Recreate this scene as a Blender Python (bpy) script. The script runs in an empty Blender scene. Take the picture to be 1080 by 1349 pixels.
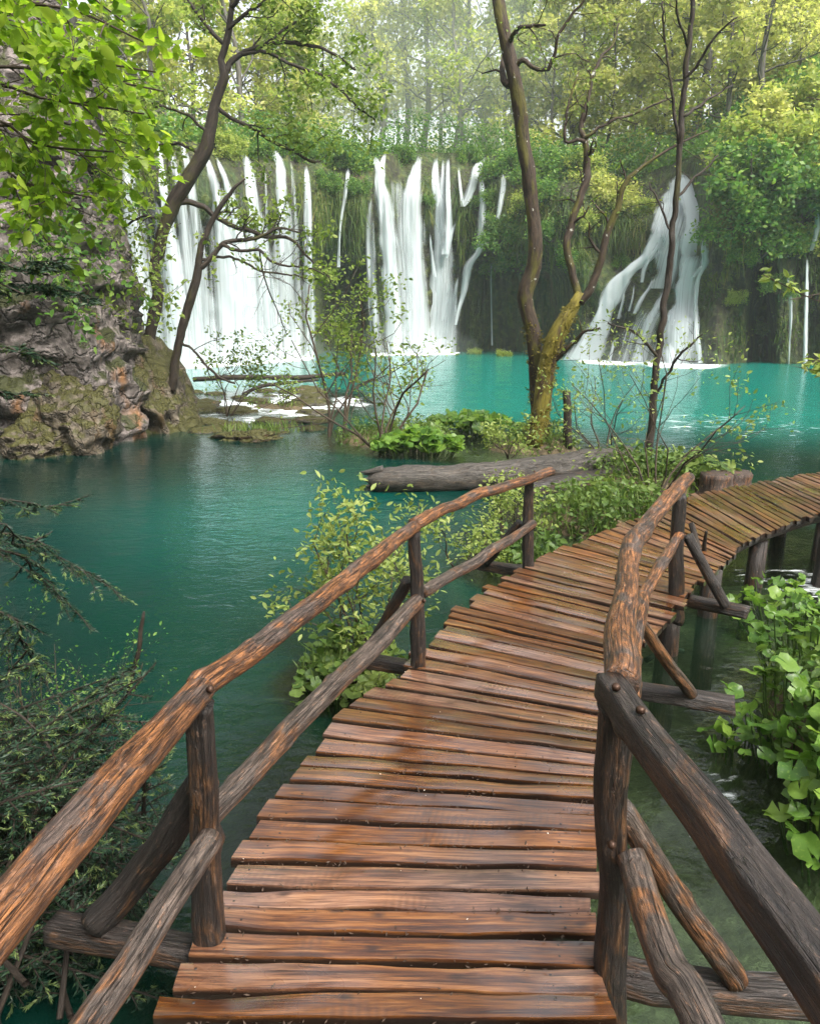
import bpy, math, random
import numpy as np
from mathutils import Vector

# ------------------------------------------------------------------ layout
F, CX, CY, H = 950., 540., 674.5, 2.35          # camera: focal in photo pixels, eye height over the water
PIT = math.atan(255/950.); SP, CP = math.sin(PIT), math.cos(PIT)
DECK = .60
def ray(px, py):
    a = (np.asarray(px, float)-CX)/F; b = -(np.asarray(py, float)-CY)/F
    return np.stack([a, CP+b*SP, -SP+b*CP], -1)
def P(px, py, z=0.):                             # where a line of sight meets the level z
    d = ray(px, py); t = (z-H)/d[..., 2]
    return np.array([0, 0, H])+d*t[..., None]
def R(px, py, Y):                                # where it meets the upright plane at distance Y
    d = ray(px, py); t = np.asarray(Y, float)/d[..., 1]
    return np.array([0, 0, H])+d*t[..., None]
def mpp(Y): return Y/F                           # metres per pixel at distance Y (about)

scene = bpy.context.scene
COL = scene.collection
RNG = np.random.default_rng(7)

# ------------------------------------------------------------------ noise
def _hash(i, j, k, s):
    h = (i.astype(np.int64)*374761393 + j.astype(np.int64)*668265263 + k.astype(np.int64)*2147483647 + s*974711) & 0xffffffff
    h = ((h ^ (h >> 13))*1274126177) & 0xffffffff
    h = (h ^ (h >> 16)) & 0xffffffff
    h = (h*2246822519) & 0xffffffff
    return ((h ^ (h >> 15)) & 0xffffff)/float(0xffffff)
def vn(p, s=0):
    p = np.asarray(p, float); i = np.floor(p).astype(np.int64); f = p-i; u = f*f*f*(f*(f*6-15)+10)
    r = 0
    for dx in (0, 1):
        for dy in (0, 1):
            for dz in (0, 1):
                w = (u[..., 0] if dx else 1-u[..., 0])*(u[..., 1] if dy else 1-u[..., 1])*(u[..., 2] if dz else 1-u[..., 2])
                r = r+w*_hash(i[..., 0]+dx, i[..., 1]+dy, i[..., 2]+dz, s)
    return r*2-1
def fbm(p, o=4, s=0, rid=False):
    p = np.asarray(p, float); a, t, n = 1., 0., 0.
    for k in range(o):
        v = vn(p*2**k+k*17.3, s+k)
        t = t+a*((1-2*np.abs(v)) if rid else v); n += a; a *= .5
    return t/n
def sm(x, a, b):
    t = np.clip((np.asarray(x, float)-a)/(b-a), 0, 1); return t*t*(3-2*t)
def nrm(v):
    return v/np.maximum(np.linalg.norm(v, axis=-1, keepdims=True), 1e-9)

# ------------------------------------------------------------------ mesh building
def spline(pts, n):
    pts = np.asarray(pts, float)
    if len(pts) == 2:
        t = np.linspace(0, 1, n)[:, None]; return pts[0]*(1-t)+pts[1]*t
    P0 = np.vstack([2*pts[0]-pts[1], pts, 2*pts[-1]-pts[-2]])
    seg = np.linalg.norm(np.diff(pts[:, :3], axis=0), axis=1); cum = np.r_[0, np.cumsum(seg)]
    q = np.linspace(0, cum[-1], n); out = []
    for x in q:
        i = min(np.searchsorted(cum, x, 'right')-1, len(pts)-2); i = max(i, 0)
        t = (x-cum[i])/max(seg[i], 1e-9)
        a, b, c, d = P0[i], P0[i+1], P0[i+2], P0[i+3]
        out.append(.5*((2*b)+(-a+c)*t+(2*a-5*b+4*c-d)*t*t+(-a+3*b-3*c+d)*t**3))
    return np.array(out)

class Geo:
    """collects vertices, faces and two attributes, then links them as ONE mesh object"""
    def __init__(s): s.V = []; s.T = []; s.A = []; s.Q = []; s.TR = []; s.n = 0
    def add(s, V, quads=None, tris=None, tco=None, rnd=0.):
        V = np.asarray(V, float).reshape(-1, 3); k = len(V)
        s.V.append(V); s.T.append(V if tco is None else np.asarray(tco, float).reshape(-1, 3))
        s.A.append(np.broadcast_to(np.asarray(rnd, float), (k,)))
        if quads is not None and len(quads): s.Q.append(np.asarray(quads, np.int64)+s.n)
        if tris is not None and len(tris): s.TR.append(np.asarray(tris, np.int64)+s.n)
        s.n += k
    def obj(s, name, mat, parent=None, smooth=True):
        V = np.concatenate(s.V); T = np.concatenate(s.T); A = np.concatenate(s.A)
        off = np.zeros(3); q = parent
        while q is not None: off += np.array(q.location); q = q.parent
        V = V-off
        me = bpy.data.meshes.new(name)
        me.vertices.add(len(V)); me.vertices.foreach_set('co', V.astype(np.float32).ravel())
        Q = np.concatenate(s.Q) if s.Q else np.zeros((0, 4), np.int64)
        Tr = np.concatenate(s.TR) if s.TR else np.zeros((0, 3), np.int64)
        me.loops.add(Q.size+Tr.size); me.polygons.add(len(Q)+len(Tr))
        me.loops.foreach_set('vertex_index', np.r_[Q.ravel(), Tr.ravel()].astype(np.int32))
        me.polygons.foreach_set('loop_start', np.r_[np.arange(len(Q))*4, Q.size+np.arange(len(Tr))*3].astype(np.int32))
        me.polygons.foreach_set('use_smooth', np.full(len(Q)+len(Tr), smooth))
        a = me.attributes.new('tco', 'FLOAT_VECTOR', 'POINT'); a.data.foreach_set('vector', T.astype(np.float32).ravel())
        a = me.attributes.new('rnd', 'FLOAT', 'POINT'); a.data.foreach_set('value', A.astype(np.float32))
        me.update(calc_edges=True); me.validate()
        me.materials.append(mat)
        o = bpy.data.objects.new(name, me); COL.objects.link(o); o.parent = parent
        return o

def tag(o, label=None, cat=None, group=None, kind=None):
    if label: o['label'] = label
    if cat: o['category'] = cat
    if group: o['group'] = group
    if kind: o['kind'] = kind
    return o
def thing(name, label, cat, loc, group=None):
    o = bpy.data.objects.new(name, None); COL.objects.link(o); o.location = [float(c) for c in loc]
    o.empty_display_size = .2
    bpy.context.view_layer.update()
    return tag(o, label, cat, group)

def tube(g, pts, rad, sides=8, cap=True, rough=0., seed=0, flat=None, rnd=0., v0=0., knots=0.):
    """a tapered tube along a path; rough = relative surface wobble; flat = squarish section"""
    pts = np.asarray(pts, float); n = len(pts); rad = np.broadcast_to(np.asarray(rad, float), (n,))
    tan = nrm(np.gradient(pts, axis=0))
    up = np.array([0, 0, 1.]) if abs(tan[0][2]) < .9 else np.array([1., 0, 0])
    u = nrm(np.cross(tan[0], up)); U = []
    for k in range(n):
        u = u-tan[k]*np.dot(u, tan[k]); u = u/max(np.linalg.norm(u), 1e-9); U.append(u)
    U = np.array(U); W = np.cross(tan, U)
    a = np.arange(sides)*2*math.pi/sides
    ca, sa = np.cos(a), np.sin(a)
    L = np.r_[0, np.cumsum(np.linalg.norm(np.diff(pts, axis=0), axis=1))]+v0
    rr = rad[:, None]*np.ones(sides)[None]
    if flat: rr = rr*(1/np.maximum(np.abs(ca), np.abs(sa)))[None]**flat
    if knots:
        kr = np.random.default_rng(seed+500); aw = a[None]
        for _ in range(int((L[-1]-L[0])*knots)+1):
            l0, a0, hh = kr.uniform(L[0], L[-1]), kr.uniform(0, 6.28), kr.uniform(.08, .26); da = np.angle(np.exp(1j*(aw-a0)))
            rr = rr*(1+hh*np.exp(-((L[:, None]-l0)/.03)**2-(da/.5)**2))
    if rough:
        q = np.stack([ca[None]*rad[:, None]*6, sa[None]*rad[:, None]*6, np.broadcast_to(L[:, None]*2.2, (n, sides))], -1)
        rr = rr*(1+rough*fbm(q+seed*13.7, 3, seed))
    V = pts[:, None]+U[:, None]*(ca*rr)[..., None]+W[:, None]*(sa*rr)[..., None]
    T = np.stack([ca*rr, sa*rr, np.broadcast_to(L[:, None], (n, sides))], -1)+np.array([seed*3.1 % 50, seed*1.7 % 50, seed*2.3 % 50])
    i = np.arange(n-1)[:, None]*sides; j = np.arange(sides)[None]; j2 = (j+1) % sides
    Q = np.stack([i+j, i+j2, i+sides+j2, i+sides+j], -1).reshape(-1, 4)
    V = V.reshape(-1, 3); T = T.reshape(-1, 3); tr = []
    if cap:
        V = np.vstack([V, pts[0], pts[-1]]); T = np.vstack([T, T[:sides].mean(0), T[(n-1)*sides:n*sides].mean(0)])
        c0, c1 = n*sides, n*sides+1
        for k in range(sides):
            tr.append((c0, (k+1) % sides, k)); tr.append((c1, (n-1)*sides+k, (n-1)*sides+(k+1) % sides))
    g.add(V, Q, tr, T, rnd)

def leaves(g, pos, size, rng, up=.6, droop=.25, asp=.5, fold=True, axis=None, rnd=None):
    pos = np.asarray(pos, float); N = len(pos)
    if N == 0: return
    size = np.broadcast_to(np.asarray(size, float), (N,))
    ax = rng.normal(size=(N, 3)); ax[:, 2] = ax[:, 2]*.6-droop
    if axis is not None: ax = ax*.55+axis
    ax = nrm(ax); nn = rng.normal(size=(N, 3))*(1-up)+np.array([0, 0, up]); sd = nrm(np.cross(nn, ax)); nn = np.cross(ax, sd)
    s = size[:, None]; w = s*asp*.5
    r = rng.random(N) if rnd is None else np.clip(rnd+rng.normal(size=N)*.18, 0, 1)
    if fold:
        l1 = pos+ax*s*.28+sd*w*.9+nn*s*.07; l2 = pos+ax*s*.65+sd*w*.85+nn*s*.05
        r1 = pos+ax*s*.28-sd*w*.9+nn*s*.07; r2 = pos+ax*s*.65-sd*w*.85+nn*s*.05
        tip = pos+ax*s-nn*s*.08
        V = np.stack([pos, l1, l2, tip, r2, r1], 1).reshape(-1, 3); b = np.arange(N)[:, None]*6
        g.add(V, np.vstack([b+np.array([0, 3, 2, 1]), b+np.array([0, 5, 4, 3])]), rnd=np.repeat(r, 6))
    else:
        V = np.stack([pos, pos+ax*s*.45+sd*w, pos+ax*s, pos+ax*s*.45-sd*w], 1).reshape(-1, 3); b = np.arange(N)[:, None]*4
        g.add(V, b+np.array([0, 1, 2, 3]), rnd=np.repeat(r, 4))

def blades(g, pos, length, width, rng, dirv, bend, rnd=None):
    """narrow curved blades: three joints each"""
    pos = np.asarray(pos, float); N = len(pos)
    if N == 0: return
    L = np.broadcast_to(length, (N,))[:, None]; Wd = np.broadcast_to(width, (N,))[:, None]
    d = nrm(np.asarray(dirv, float)+rng.normal(size=(N, 3))*.25); bd = np.asarray(bend, float)
    sd = nrm(np.cross(d, rng.normal(size=(N, 3))))
    p1 = pos+d*L*.5+bd*L*.12; p2 = pos+d*L+bd*L*.5
    V = np.stack([pos-sd*Wd*.5, pos+sd*Wd*.5, p1+sd*Wd*.42, p1-sd*Wd*.42, p2], 1).reshape(-1, 3); b = np.arange(N)[:, None]*5
    r = rng.random(N) if rnd is None else np.clip(rnd+rng.normal(size=N)*.15, 0, 1)
    g.add(V, b+np.array([0, 1, 2, 3]), b+np.array([3, 2, 4]), rnd=np.repeat(r, 5))

def discs(g, pos, rad, rng, tilt=.45, cup=.25, rnd=None):
    """big round soft leaves with a notch, lobed rim and a dished middle"""
    pos = np.asarray(pos, float); N = len(pos)
    if N == 0: return
    K = 14; rad = np.broadcast_to(rad, (N,))
    nn = nrm(rng.normal(size=(N, 3))*tilt+np.array([0, -.15, 1.])); ax = nrm(np.cross(nn, rng.normal(size=(N, 3)))); sd = np.cross(nn, ax)
    a = np.linspace(.16, 2*math.pi-.16, K)[None]+np.zeros((N, 1))
    ph = rng.random((N, 1))*6.28
    rr = rad[:, None]*(1+.10*np.sin(a*5+ph)+.06*rng.normal(size=(N, K)))
    zz = rad[:, None]*(cup*.6+.13*np.sin(a*3+ph)+.07*rng.normal(size=(N, K)))-rad[:, None]*.25*np.cos(a-math.pi)
    rim = pos[:, None]+ax[:, None]*(np.cos(a)*rr)[..., None]+sd[:, None]*(np.sin(a)*rr)[..., None]+nn[:, None]*zz[..., None]
    mid = pos[:, None]+ax[:, None]*(np.cos(a)*rr*.55)[..., None]+sd[:, None]*(np.sin(a)*rr*.55)[..., None]+nn[:, None]*(zz*.35+rad[:, None]*.08)[..., None]
    V = np.concatenate([pos[:, None], mid, rim], 1).reshape(-1, 3); M = 1+2*K
    b = np.arange(N)[:, None, None]*M
    k = np.arange(K-1)[None, :, None]
    tr = (b+np.concatenate([k*0, k+1, k+2], -1)).reshape(-1, 3)
    q = (b+np.concatenate([k+1, k+1+K, k+2+K, k+2], -1)).reshape(-1, 4)
    r = rng.random(N) if rnd is None else rnd
    g.add(V, q, tr, rnd=np.repeat(r, M))

def grow(g, ends, p, d, L, r, lvl, rng, kids=4, wig=.22, lift=.06, spread=.75, sides=5, shrink=.58, nseg=5, start=.25):
    """one limb and, below it, its twigs; the places for leaves are collected in ends"""
    d = np.asarray(d, float)/np.linalg.norm(d); pts = [np.asarray(p, float)]
    for k in range(nseg):
        d = d+rng.normal(size=3)*wig+np.array([0, 0, lift]); d = d/np.linalg.norm(d); pts.append(pts[-1]+d*L/nseg)
    pts = np.array(pts); rad = np.linspace(r, r*.45 if lvl else r*.3, nseg+1)
    tube(g, pts, rad, max(3, sides), cap=False, seed=int(rng.integers(1000)))
    if lvl <= 0:
        for k in range(1, nseg+1): ends.append((pts[k], d, lvl))
        return
    for k in range(kids):
        t = start+(1-start)*(k+rng.random())/kids; i = min(int(t*nseg), nseg-1); q = pts[i]+(pts[i+1]-pts[i])*(t*nseg-i)
        dd = nrm(pts[i+1]-pts[i]); s = rng.normal(size=3); s = s-dd*np.dot(s, dd); s = s/np.linalg.norm(s)
        grow(g, ends, q, dd*(1-spread*.5)+s*spread+np.array([0, 0, .1]), L*shrink*(1.15-.5*t)*rng.uniform(.8, 1.2), r*(1-.5*t)*.55, lvl-1, rng, max(2, kids-1), wig, lift, spread, sides-1, shrink, nseg, start)
    ends.append((pts[-1], d, lvl))

# ------------------------------------------------------------------ materials
class M:
    def __init__(s, name):
        s.m = bpy.data.materials.new(name); s.m.use_nodes = True; s.t = s.m.node_tree; s.t.nodes.clear()
        s.out = s.n('OutputMaterial')
    def n(s, typ, ins=None, **kw):
        nd = s.t.nodes.new('ShaderNode'+typ)
        for k, v in kw.items(): setattr(nd, k, v)
        for k, v in (ins or {}).items(): s.set(nd, k, v)
        return nd
    def set(s, nd, k, v):
        if isinstance(v, bpy.types.NodeSocket): s.t.links.new(v, nd.inputs[k])
        elif isinstance(v, (tuple, list)) and len(v) == 3 and nd.inputs[k].type == 'RGBA': nd.inputs[k].default_value = (*v, 1)
        else: nd.inputs[k].default_value = v
    def attr(s, name='tco', o='Vector'): return s.n('Attribute', attribute_name=name).outputs[o]
    def pos(s): return s.n('NewGeometry').outputs['Position']
    def mapv(s, v, sc): return s.n('VectorMath', {0: v, 1: sc}, operation='MULTIPLY').outputs[0]
    def noise(s, v, scale, det=4, rough=.55, dist=0.):
        return s.n('TexNoise', {'Vector': v, 'Scale': scale, 'Detail': det, 'Roughness': rough, 'Distortion': dist}).outputs['Fac']
    def ramp(s, f, stops, inter='LINEAR'):
        r = s.n('ValToRGB', {'Fac': f}); e = r.color_ramp.elements; r.color_ramp.interpolation = inter
        while len(e) < len(stops): e.new(.5)
        for k, (p, c) in enumerate(stops):
            e[k].position = p; e[k].color = (*c, 1) if isinstance(c, (tuple, list)) else (c, c, c, 1)
        return r.outputs['Color']
    def mix(s, f, a, b, bt='MIX'):
        nd = s.n('Mix', data_type='RGBA', blend_type=bt)
        for k, v in ((0, f), (6, a), (7, b)):
            if isinstance(v, bpy.types.NodeSocket): s.t.links.new(v, nd.inputs[k])
            elif k == 0: nd.inputs[k].default_value = v
            else: nd.inputs[k].default_value = (*v, 1)
        return nd.outputs[2]
    def math(s, op, a, b=0., c=None):
        nd = s.n('Math', {0: a, 1: b}, operation=op)
        if op == 'MULTIPLY_ADD' and c is not None: s.set(nd, 2, c)
        nd.use_clamp = False
        return nd.outputs[0]
    def bump(s, h, strength=.4, dist=.02): return s.n('Bump', {'Height': h, 'Strength': strength, 'Distance': dist}).outputs[0]
    def done(s, sh, inp='Surface'): s.t.links.new(sh, s.out.inputs[inp]); return s.m
    def prin(s, **kw):
        return s.n('BsdfPrincipled', {k.replace('_', ' '): v for k, v in kw.items()}).outputs[0]

def leaf_mat(name, c0, c1, c2, tr=.45, rough=.5):
    m = M(name); a = m.attr('rnd', 'Fac')
    c = m.ramp(a, [(0, c0), (.5, c1), (1, c2)])
    big = m.noise(m.pos(), .9, 2); c = m.mix(m.math('MULTIPLY', big, .35), c, c0)
    sp_ = m.noise(m.pos(), 60., 3); c = m.mix(m.ramp(sp_, [(.55, 0.), (.70, .45)]), c, c2)
    p = m.prin(Base_Color=c, Roughness=rough, Specular_IOR_Level=.35)
    t = m.n('BsdfTranslucent', {'Color': m.mix(.5, c, m.mix(1., c, (1.5, 1.6, .7), 'MULTIPLY'))}).outputs[0]
    return m.done(m.n('MixShader', {0: tr, 1: p, 2: t}).outputs[0])

def log_mat(name, grey, brown, orange, amt=.5, wet=.35):
    m = M(name); t = m.attr()
    g = m.noise(m.mapv(t, (95, 95, 10)), 1., 6, .68)
    fl = m.noise(m.mapv(t, (70, 70, 24)), 1., 5, .7, .5)
    patch = m.noise(m.mapv(t, (10, 10, 4.)), 1., 6, .65, .8)
    crack = m.noise(m.mapv(t, (60, 60, 1.6)), 1., 3, .55, .3)
    c = m.ramp(g, [(.36, tuple(x*.25 for x in grey)), (.48, grey), (.56, tuple(x*1.3 for x in grey)), (.66, tuple(min(1, x*2.3) for x in grey))])
    o = m.ramp(g, [(.34, tuple(x*.25 for x in brown)), (.44, brown), (.54, orange), (.66, tuple(min(1, x*1.9) for x in orange))])
    nz = m.n('SeparateXYZ', {0: m.n('NewGeometry').outputs['Normal']}).outputs[2]
    pz = m.math('ADD', patch, m.math('MULTIPLY', nz, -.07))        # weathered grey along the top
    c = m.mix(m.ramp(pz, [(.53-amt*.22, 0.), (.61-amt*.22, 1.)]), c, o)
    c = m.mix(m.ramp(fl, [(.53, 0.), (.62, .7)]), c, (.018, .011, .008))
    c = m.mix(m.ramp(fl, [(.34, .75), (.40, 0.)]), c, tuple(min(1, a*.5+b*1.3+.03) for a, b in zip(grey, orange)))
    c = m.mix(m.ramp(crack, [(.485, 0.), (.497, .9), (.503, .9), (.515, 0.)]), c, (.010, .007, .005))
    kn = m.n('TexVoronoi', {'Vector': m.mapv(t, (13, 13, 3.1)), 'Scale': 1.}).outputs['Distance']
    c = m.mix(m.ramp(kn, [(.10, .85), (.19, 0.)]), c, (.022, .010, .005))
    h = m.math('ADD', m.math('MULTIPLY', g, .5), m.math('ADD', m.math('MULTIPLY', fl, -.5), m.math('MULTIPLY', m.ramp(crack, [(.47, 1.), (.5, 0.), (.53, 1.)]), .35)))
    p = m.prin(Base_Color=c, Roughness=m.ramp(patch, [(.3, wet+.22), (.7, wet)]), Normal=m.bump(h, .9, .016), Specular_IOR_Level=.5)
    return m.done(p)

def plank_mat():
    m = M('wet_plank_wood'); t = m.attr(); zz = m.attr('rnd', 'Fac'); rn = m.n('ObjectInfo').outputs['Random']; pos = m.pos()
    g = m.noise(m.mapv(t, (2.6, 44, 24)), 1., 7, .70, .5)
    f = m.noise(m.mapv(t, (5, 190, 90)), 1., 4, .65)
    knots = m.n('TexVoronoi', {'Vector': m.mapv(t, (5.5, 9, 5)), 'Scale': 1., 'Randomness': 1.}).outputs['Distance']
    stain = m.noise(m.mapv(t, (4., 9, 9)), 1., 4, .6, .5)
    c = m.ramp(g, [(.30, (.022, .008, .004)), (.44, (.080, .026, .009)), (.54, (.19, .070, .019)), (.70, (.36, .16, .056))])
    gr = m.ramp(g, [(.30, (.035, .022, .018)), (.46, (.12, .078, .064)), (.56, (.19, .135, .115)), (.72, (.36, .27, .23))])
    wear_sheen = m.noise(m.mapv(pos, (1.5, 1.5, 1.5)), 1., 3, .5)  # grey wear that also stands in for pale sky sheen on the boards
    c = m.mix(m.ramp(m.math('ADD', m.math('MULTIPLY', rn, .35), m.math('MULTIPLY', wear_sheen, .65)), [(.50, 0.), (.70, .6)]), c, gr)
    c = m.mix(m.ramp(knots, [(.05, .9), (.17, 0.)]), c, (.035, .014, .008))
    c = m.mix(m.ramp(stain, [(.58, 0.), (.72, .7)]), c, (.03, .013, .008))
    c = m.mix(m.ramp(f, [(.36, .8), (.46, 0.)]), c, (.02, .009, .006)); c = m.mix(m.ramp(f, [(.58, 0.), (.68, .35)]), c, (.42, .25, .14))
    # saw marks across the grain on some boards
    w = m.n('TexWave', {'Vector': t, 'Scale': 14., 'Distortion': 1.2, 'Detail': 2., 'Detail Scale': 2.}, bands_direction='X').outputs['Fac']
    sawm = m.math('MULTIPLY', m.ramp(m.noise(m.mapv(t, (2.3, 3, 3)), 1., 2), [(.56, 0.), (.64, 1.)]), w)
    c = m.mix(m.math('MULTIPLY', sawm, .28), c, (.05, .025, .015))
    hue = m.n('HueSaturation', {'Color': c, 'Saturation': 1.05, 'Value': m.math('MULTIPLY_ADD', rn, .55, .48), 'Hue': .5}).outputs[0]
    hue = m.mix(m.ramp(zz, [(.15, 0.), (.45, .93)]), hue, (.012, .008, .006))      # sides darkened so the gaps read dark; nail heads share it
    wetn = m.noise(m.mapv(pos, (2.1, 2.1, 2.1)), 1., 3, .55)
    h = m.math('ADD', m.math('MULTIPLY', g, .5), m.math('ADD', m.math('MULTIPLY', f, .3), m.math('MULTIPLY', sawm, -.25)))
    rough = m.ramp(wetn, [(.38, .22), (.62, .45)])
    bs = m.ramp(wetn, [(.38, .22), (.62, .55)])
    b = m.n('Bump', {'Height': h, 'Strength': bs, 'Distance': .006}).outputs[0]
    b2 = m.n('Bump', {'Height': g, 'Strength': .12, 'Distance': .006}).outputs[0]
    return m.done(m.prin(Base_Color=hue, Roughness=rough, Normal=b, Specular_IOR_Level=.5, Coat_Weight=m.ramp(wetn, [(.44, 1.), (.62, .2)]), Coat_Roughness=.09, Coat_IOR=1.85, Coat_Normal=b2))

def bark_mat(name, c0, c1, moss=(.12, .11, .015), amt=.5, lichen=.0, sc=1.):
    m = M(name); t = m.attr()
    g = m.noise(m.mapv(t, (22*sc, 22*sc, 6*sc)), 1., 5, .65, .3)
    pch = m.noise(m.mapv(t, (5*sc, 5*sc, 1.6*sc)), 1., 4, .6, .4)
    c = m.ramp(g, [(.3, c0), (.65, c1)])
    mm = m.ramp(g, [(.3, tuple(x*.4 for x in moss)), (.7, moss)])
    c = m.mix(m.ramp(pch, [(.62-amt*.3, 0.), (.70-amt*.3, 1.)]), c, mm)
    if lichen:
        l = m.noise(m.mapv(t, (9*sc, 9*sc, 9*sc)), 1., 2, .5)
        c = m.mix(m.ramp(l, [(.73-lichen*.1, 0.), (.76-lichen*.1, 1.)]), c, (.38, .38, .33))
    return m.done(m.prin(Base_Color=c, Roughness=.7, Normal=m.bump(m.math('ADD', g, m.math('MULTIPLY', pch, .6)), .9, .03), Specular_IOR_Level=.3))

def rock_mat(name, c0, c1, c2, moss, amt, sc=1., stain=(.22, .10, .03)):
    m = M(name); p = m.pos(); nz = m.n('SeparateXYZ', {0: m.n('NewGeometry').outputs['Normal']}).outputs[2]
    a = m.noise(p, .9*sc, 7, .62, .4); b = m.noise(p, 5*sc, 6, .65)
    cr = m.n('TexVoronoi', {'Vector': m.n('VectorMath', {0: p, 1: m.n('TexNoise', {'Vector': p, 'Scale': 1.6*sc, 'Detail': 4.}).outputs['Color']}, operation='ADD').outputs[0], 'Scale': 1.5*sc}, feature='DISTANCE_TO_EDGE').outputs['Distance']
    c = m.ramp(b, [(.3, c0), (.5, c1), (.7, c2)])
    c = m.mix(m.ramp(a, [(.40, .75), (.50, 0.)]), c, tuple(x*.3 for x in c0))
    c = m.mix(m.math('MULTIPLY', m.ramp(cr, [(.0, .9), (.035, 0.)]), m.ramp(m.noise(p, 2.2*sc, 3), [(.5, 0.), (.62, 1.)])), c, tuple(x*.2 for x in c0))
    s = m.noise(m.mapv(p, (.8*sc, .8*sc, .25*sc)), 1., 4)
    c = m.mix(m.ramp(s, [(.60, 0.), (.68, .8)]), c, stain)
    ms = m.math('ADD', m.math('MULTIPLY', nz, .32), m.noise(p, 1.3*sc, 6, .65, .5))
    mc = m.ramp(m.noise(p, 16*sc, 4), [(.3, tuple(x*.35 for x in moss)), (.7, moss)])
    c = m.mix(m.ramp(ms, [(.86-amt*.5, 0.), (.93-amt*.5, 1.)]), c, mc)
    h = m.math('ADD', m.math('MULTIPLY', a, .9), m.math('ADD', m.math('MULTIPLY', b, .4), m.math('MULTIPLY', m.ramp(cr, [(0., 0.), (.12, 1.)]), .5)))
    return m.done(m.prin(Base_Color=c, Roughness=.65, Normal=m.bump(h, .9, .14/sc), Specular_IOR_Level=.35))

def cliff_mat():
    m = M('wet_tufa_and_moss'); p = m.pos()
    st = m.mapv(p, (1., 1., .22))
    a = m.noise(st, .55, 5, .6, .3); b = m.noise(m.mapv(p, (1, 1, .12)), 3.2, 5, .65); d = m.noise(p, 2.6, 5, .6)
    c = m.ramp(a, [(.30, (.008, .011, .010)), (.43, (.03, .024, .013)), (.50, (.05, .06, .016)), (.58, (.04, .075, .018)), (.70, (.13, .085, .042))])
    c = m.mix(m.ramp(b, [(.35, .8), (.6, 0.)]), c, (.014, .016, .012))
    c = m.mix(m.ramp(d, [(.52, 0.), (.62, .75)]), c, (.09, .11, .025))
    return m.done(m.prin(Base_Color=c, Roughness=.6, Normal=m.bump(m.math('ADD', b, d), .9, .35), Specular_IOR_Level=.3))

def ground_mat(name, cols, sc):
    m = M(name); p = m.pos(); a = m.noise(p, sc, 6, .65); b = m.noise(p, sc*7, 4, .6)
    c = m.ramp(m.math('MULTIPLY_ADD', b, .4, m.math('MULTIPLY', a, .6)), [(.3, cols[0]), (.5, cols[1]), (.7, cols[2])])
    return m.done(m.prin(Base_Color=c, Roughness=.75, Normal=m.bump(m.math('ADD', a, b), .7, .06)))

def water_mat():
    m = M('lake_water'); p = m.pos(); dep = m.attr('rnd', 'Fac'); wc = m.attr('tco')
    sx = m.n('SeparateXYZ', {0: wc}); foam_glint, chop, white = sx.outputs[0], sx.outputs[1], sx.outputs[2]
    near = m.ramp(dep, [(0., (.045, .05, .022)), (.22, (.018, .028, .013)), (.40, (.004, .022, .014)), (.7, (.001, .022, .016)), (1., (.0006, .009, .0075))])
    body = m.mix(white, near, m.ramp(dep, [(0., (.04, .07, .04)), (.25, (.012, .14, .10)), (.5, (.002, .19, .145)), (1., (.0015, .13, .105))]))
    var = m.noise(m.mapv(p, (.5, .9, 1)), .8, 3)
    body = m.mix(m.math('MULTIPLY', var, .5), body, m.mix(1., body, (.55, .8, .8), 'MULTIPLY'))
    cl = m.ramp(dep, [(0., .96), (.15, .88), (.36, .55), (.55, .12), (1., 0.)])
    r1 = m.noise(m.mapv(p, (2.2, 3.6, 1)), 1., 3, .55, .6); r2 = m.noise(m.mapv(p, (7, 13, 1)), 1., 3, .55, .4)
    h = m.math('ADD', m.math('MULTIPLY', r1, .7), m.math('MULTIPLY', r2, .3))
    bst = m.math('MULTIPLY_ADD', chop, .55, .07)
    b = m.n('Bump', {'Height': h, 'Strength': bst, 'Distance': .10}).outputs[0]
    dif = m.n('BsdfDiffuse', {'Color': body, 'Normal': b}).outputs[0]
    tra = m.n('BsdfTransparent', {'Color': (.62, .86, .74)}).outputs[0]
    glo = m.n('BsdfGlossy', {'Color': (1, 1, 1), 'Roughness': .10, 'Normal': b}).outputs[0]
    fr = m.n('Fresnel', {'IOR': 1.33, 'Normal': b}).outputs[0]
    base = m.n('MixShader', {0: cl, 1: dif, 2: tra}).outputs[0]
    wat = m.n('MixShader', {0: fr, 1: base, 2: glo}).outputs[0]
    # foam: stretched wisps where the water is broken, solid at the falls' foot; painted glints too
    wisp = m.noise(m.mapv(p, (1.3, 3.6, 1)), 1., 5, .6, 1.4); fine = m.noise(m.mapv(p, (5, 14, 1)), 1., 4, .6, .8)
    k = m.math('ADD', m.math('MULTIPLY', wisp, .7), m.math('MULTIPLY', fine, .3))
    fm = m.n('MapRange', {0: m.math('ADD', k, m.math('MULTIPLY_ADD', foam_glint, .55, -.55)), 1: .40, 2: .56, 3: 0., 4: 1.}).outputs[0]
    fm = m.math('MULTIPLY', fm, m.math('MINIMUM', m.math('MULTIPLY', foam_glint, 3.), 1.))
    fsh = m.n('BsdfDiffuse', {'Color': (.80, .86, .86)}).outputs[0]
    return m.done(m.n('MixShader', {0: m.math('MULTIPLY', fm, .92), 1: wat, 2: fsh}).outputs[0])

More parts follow.
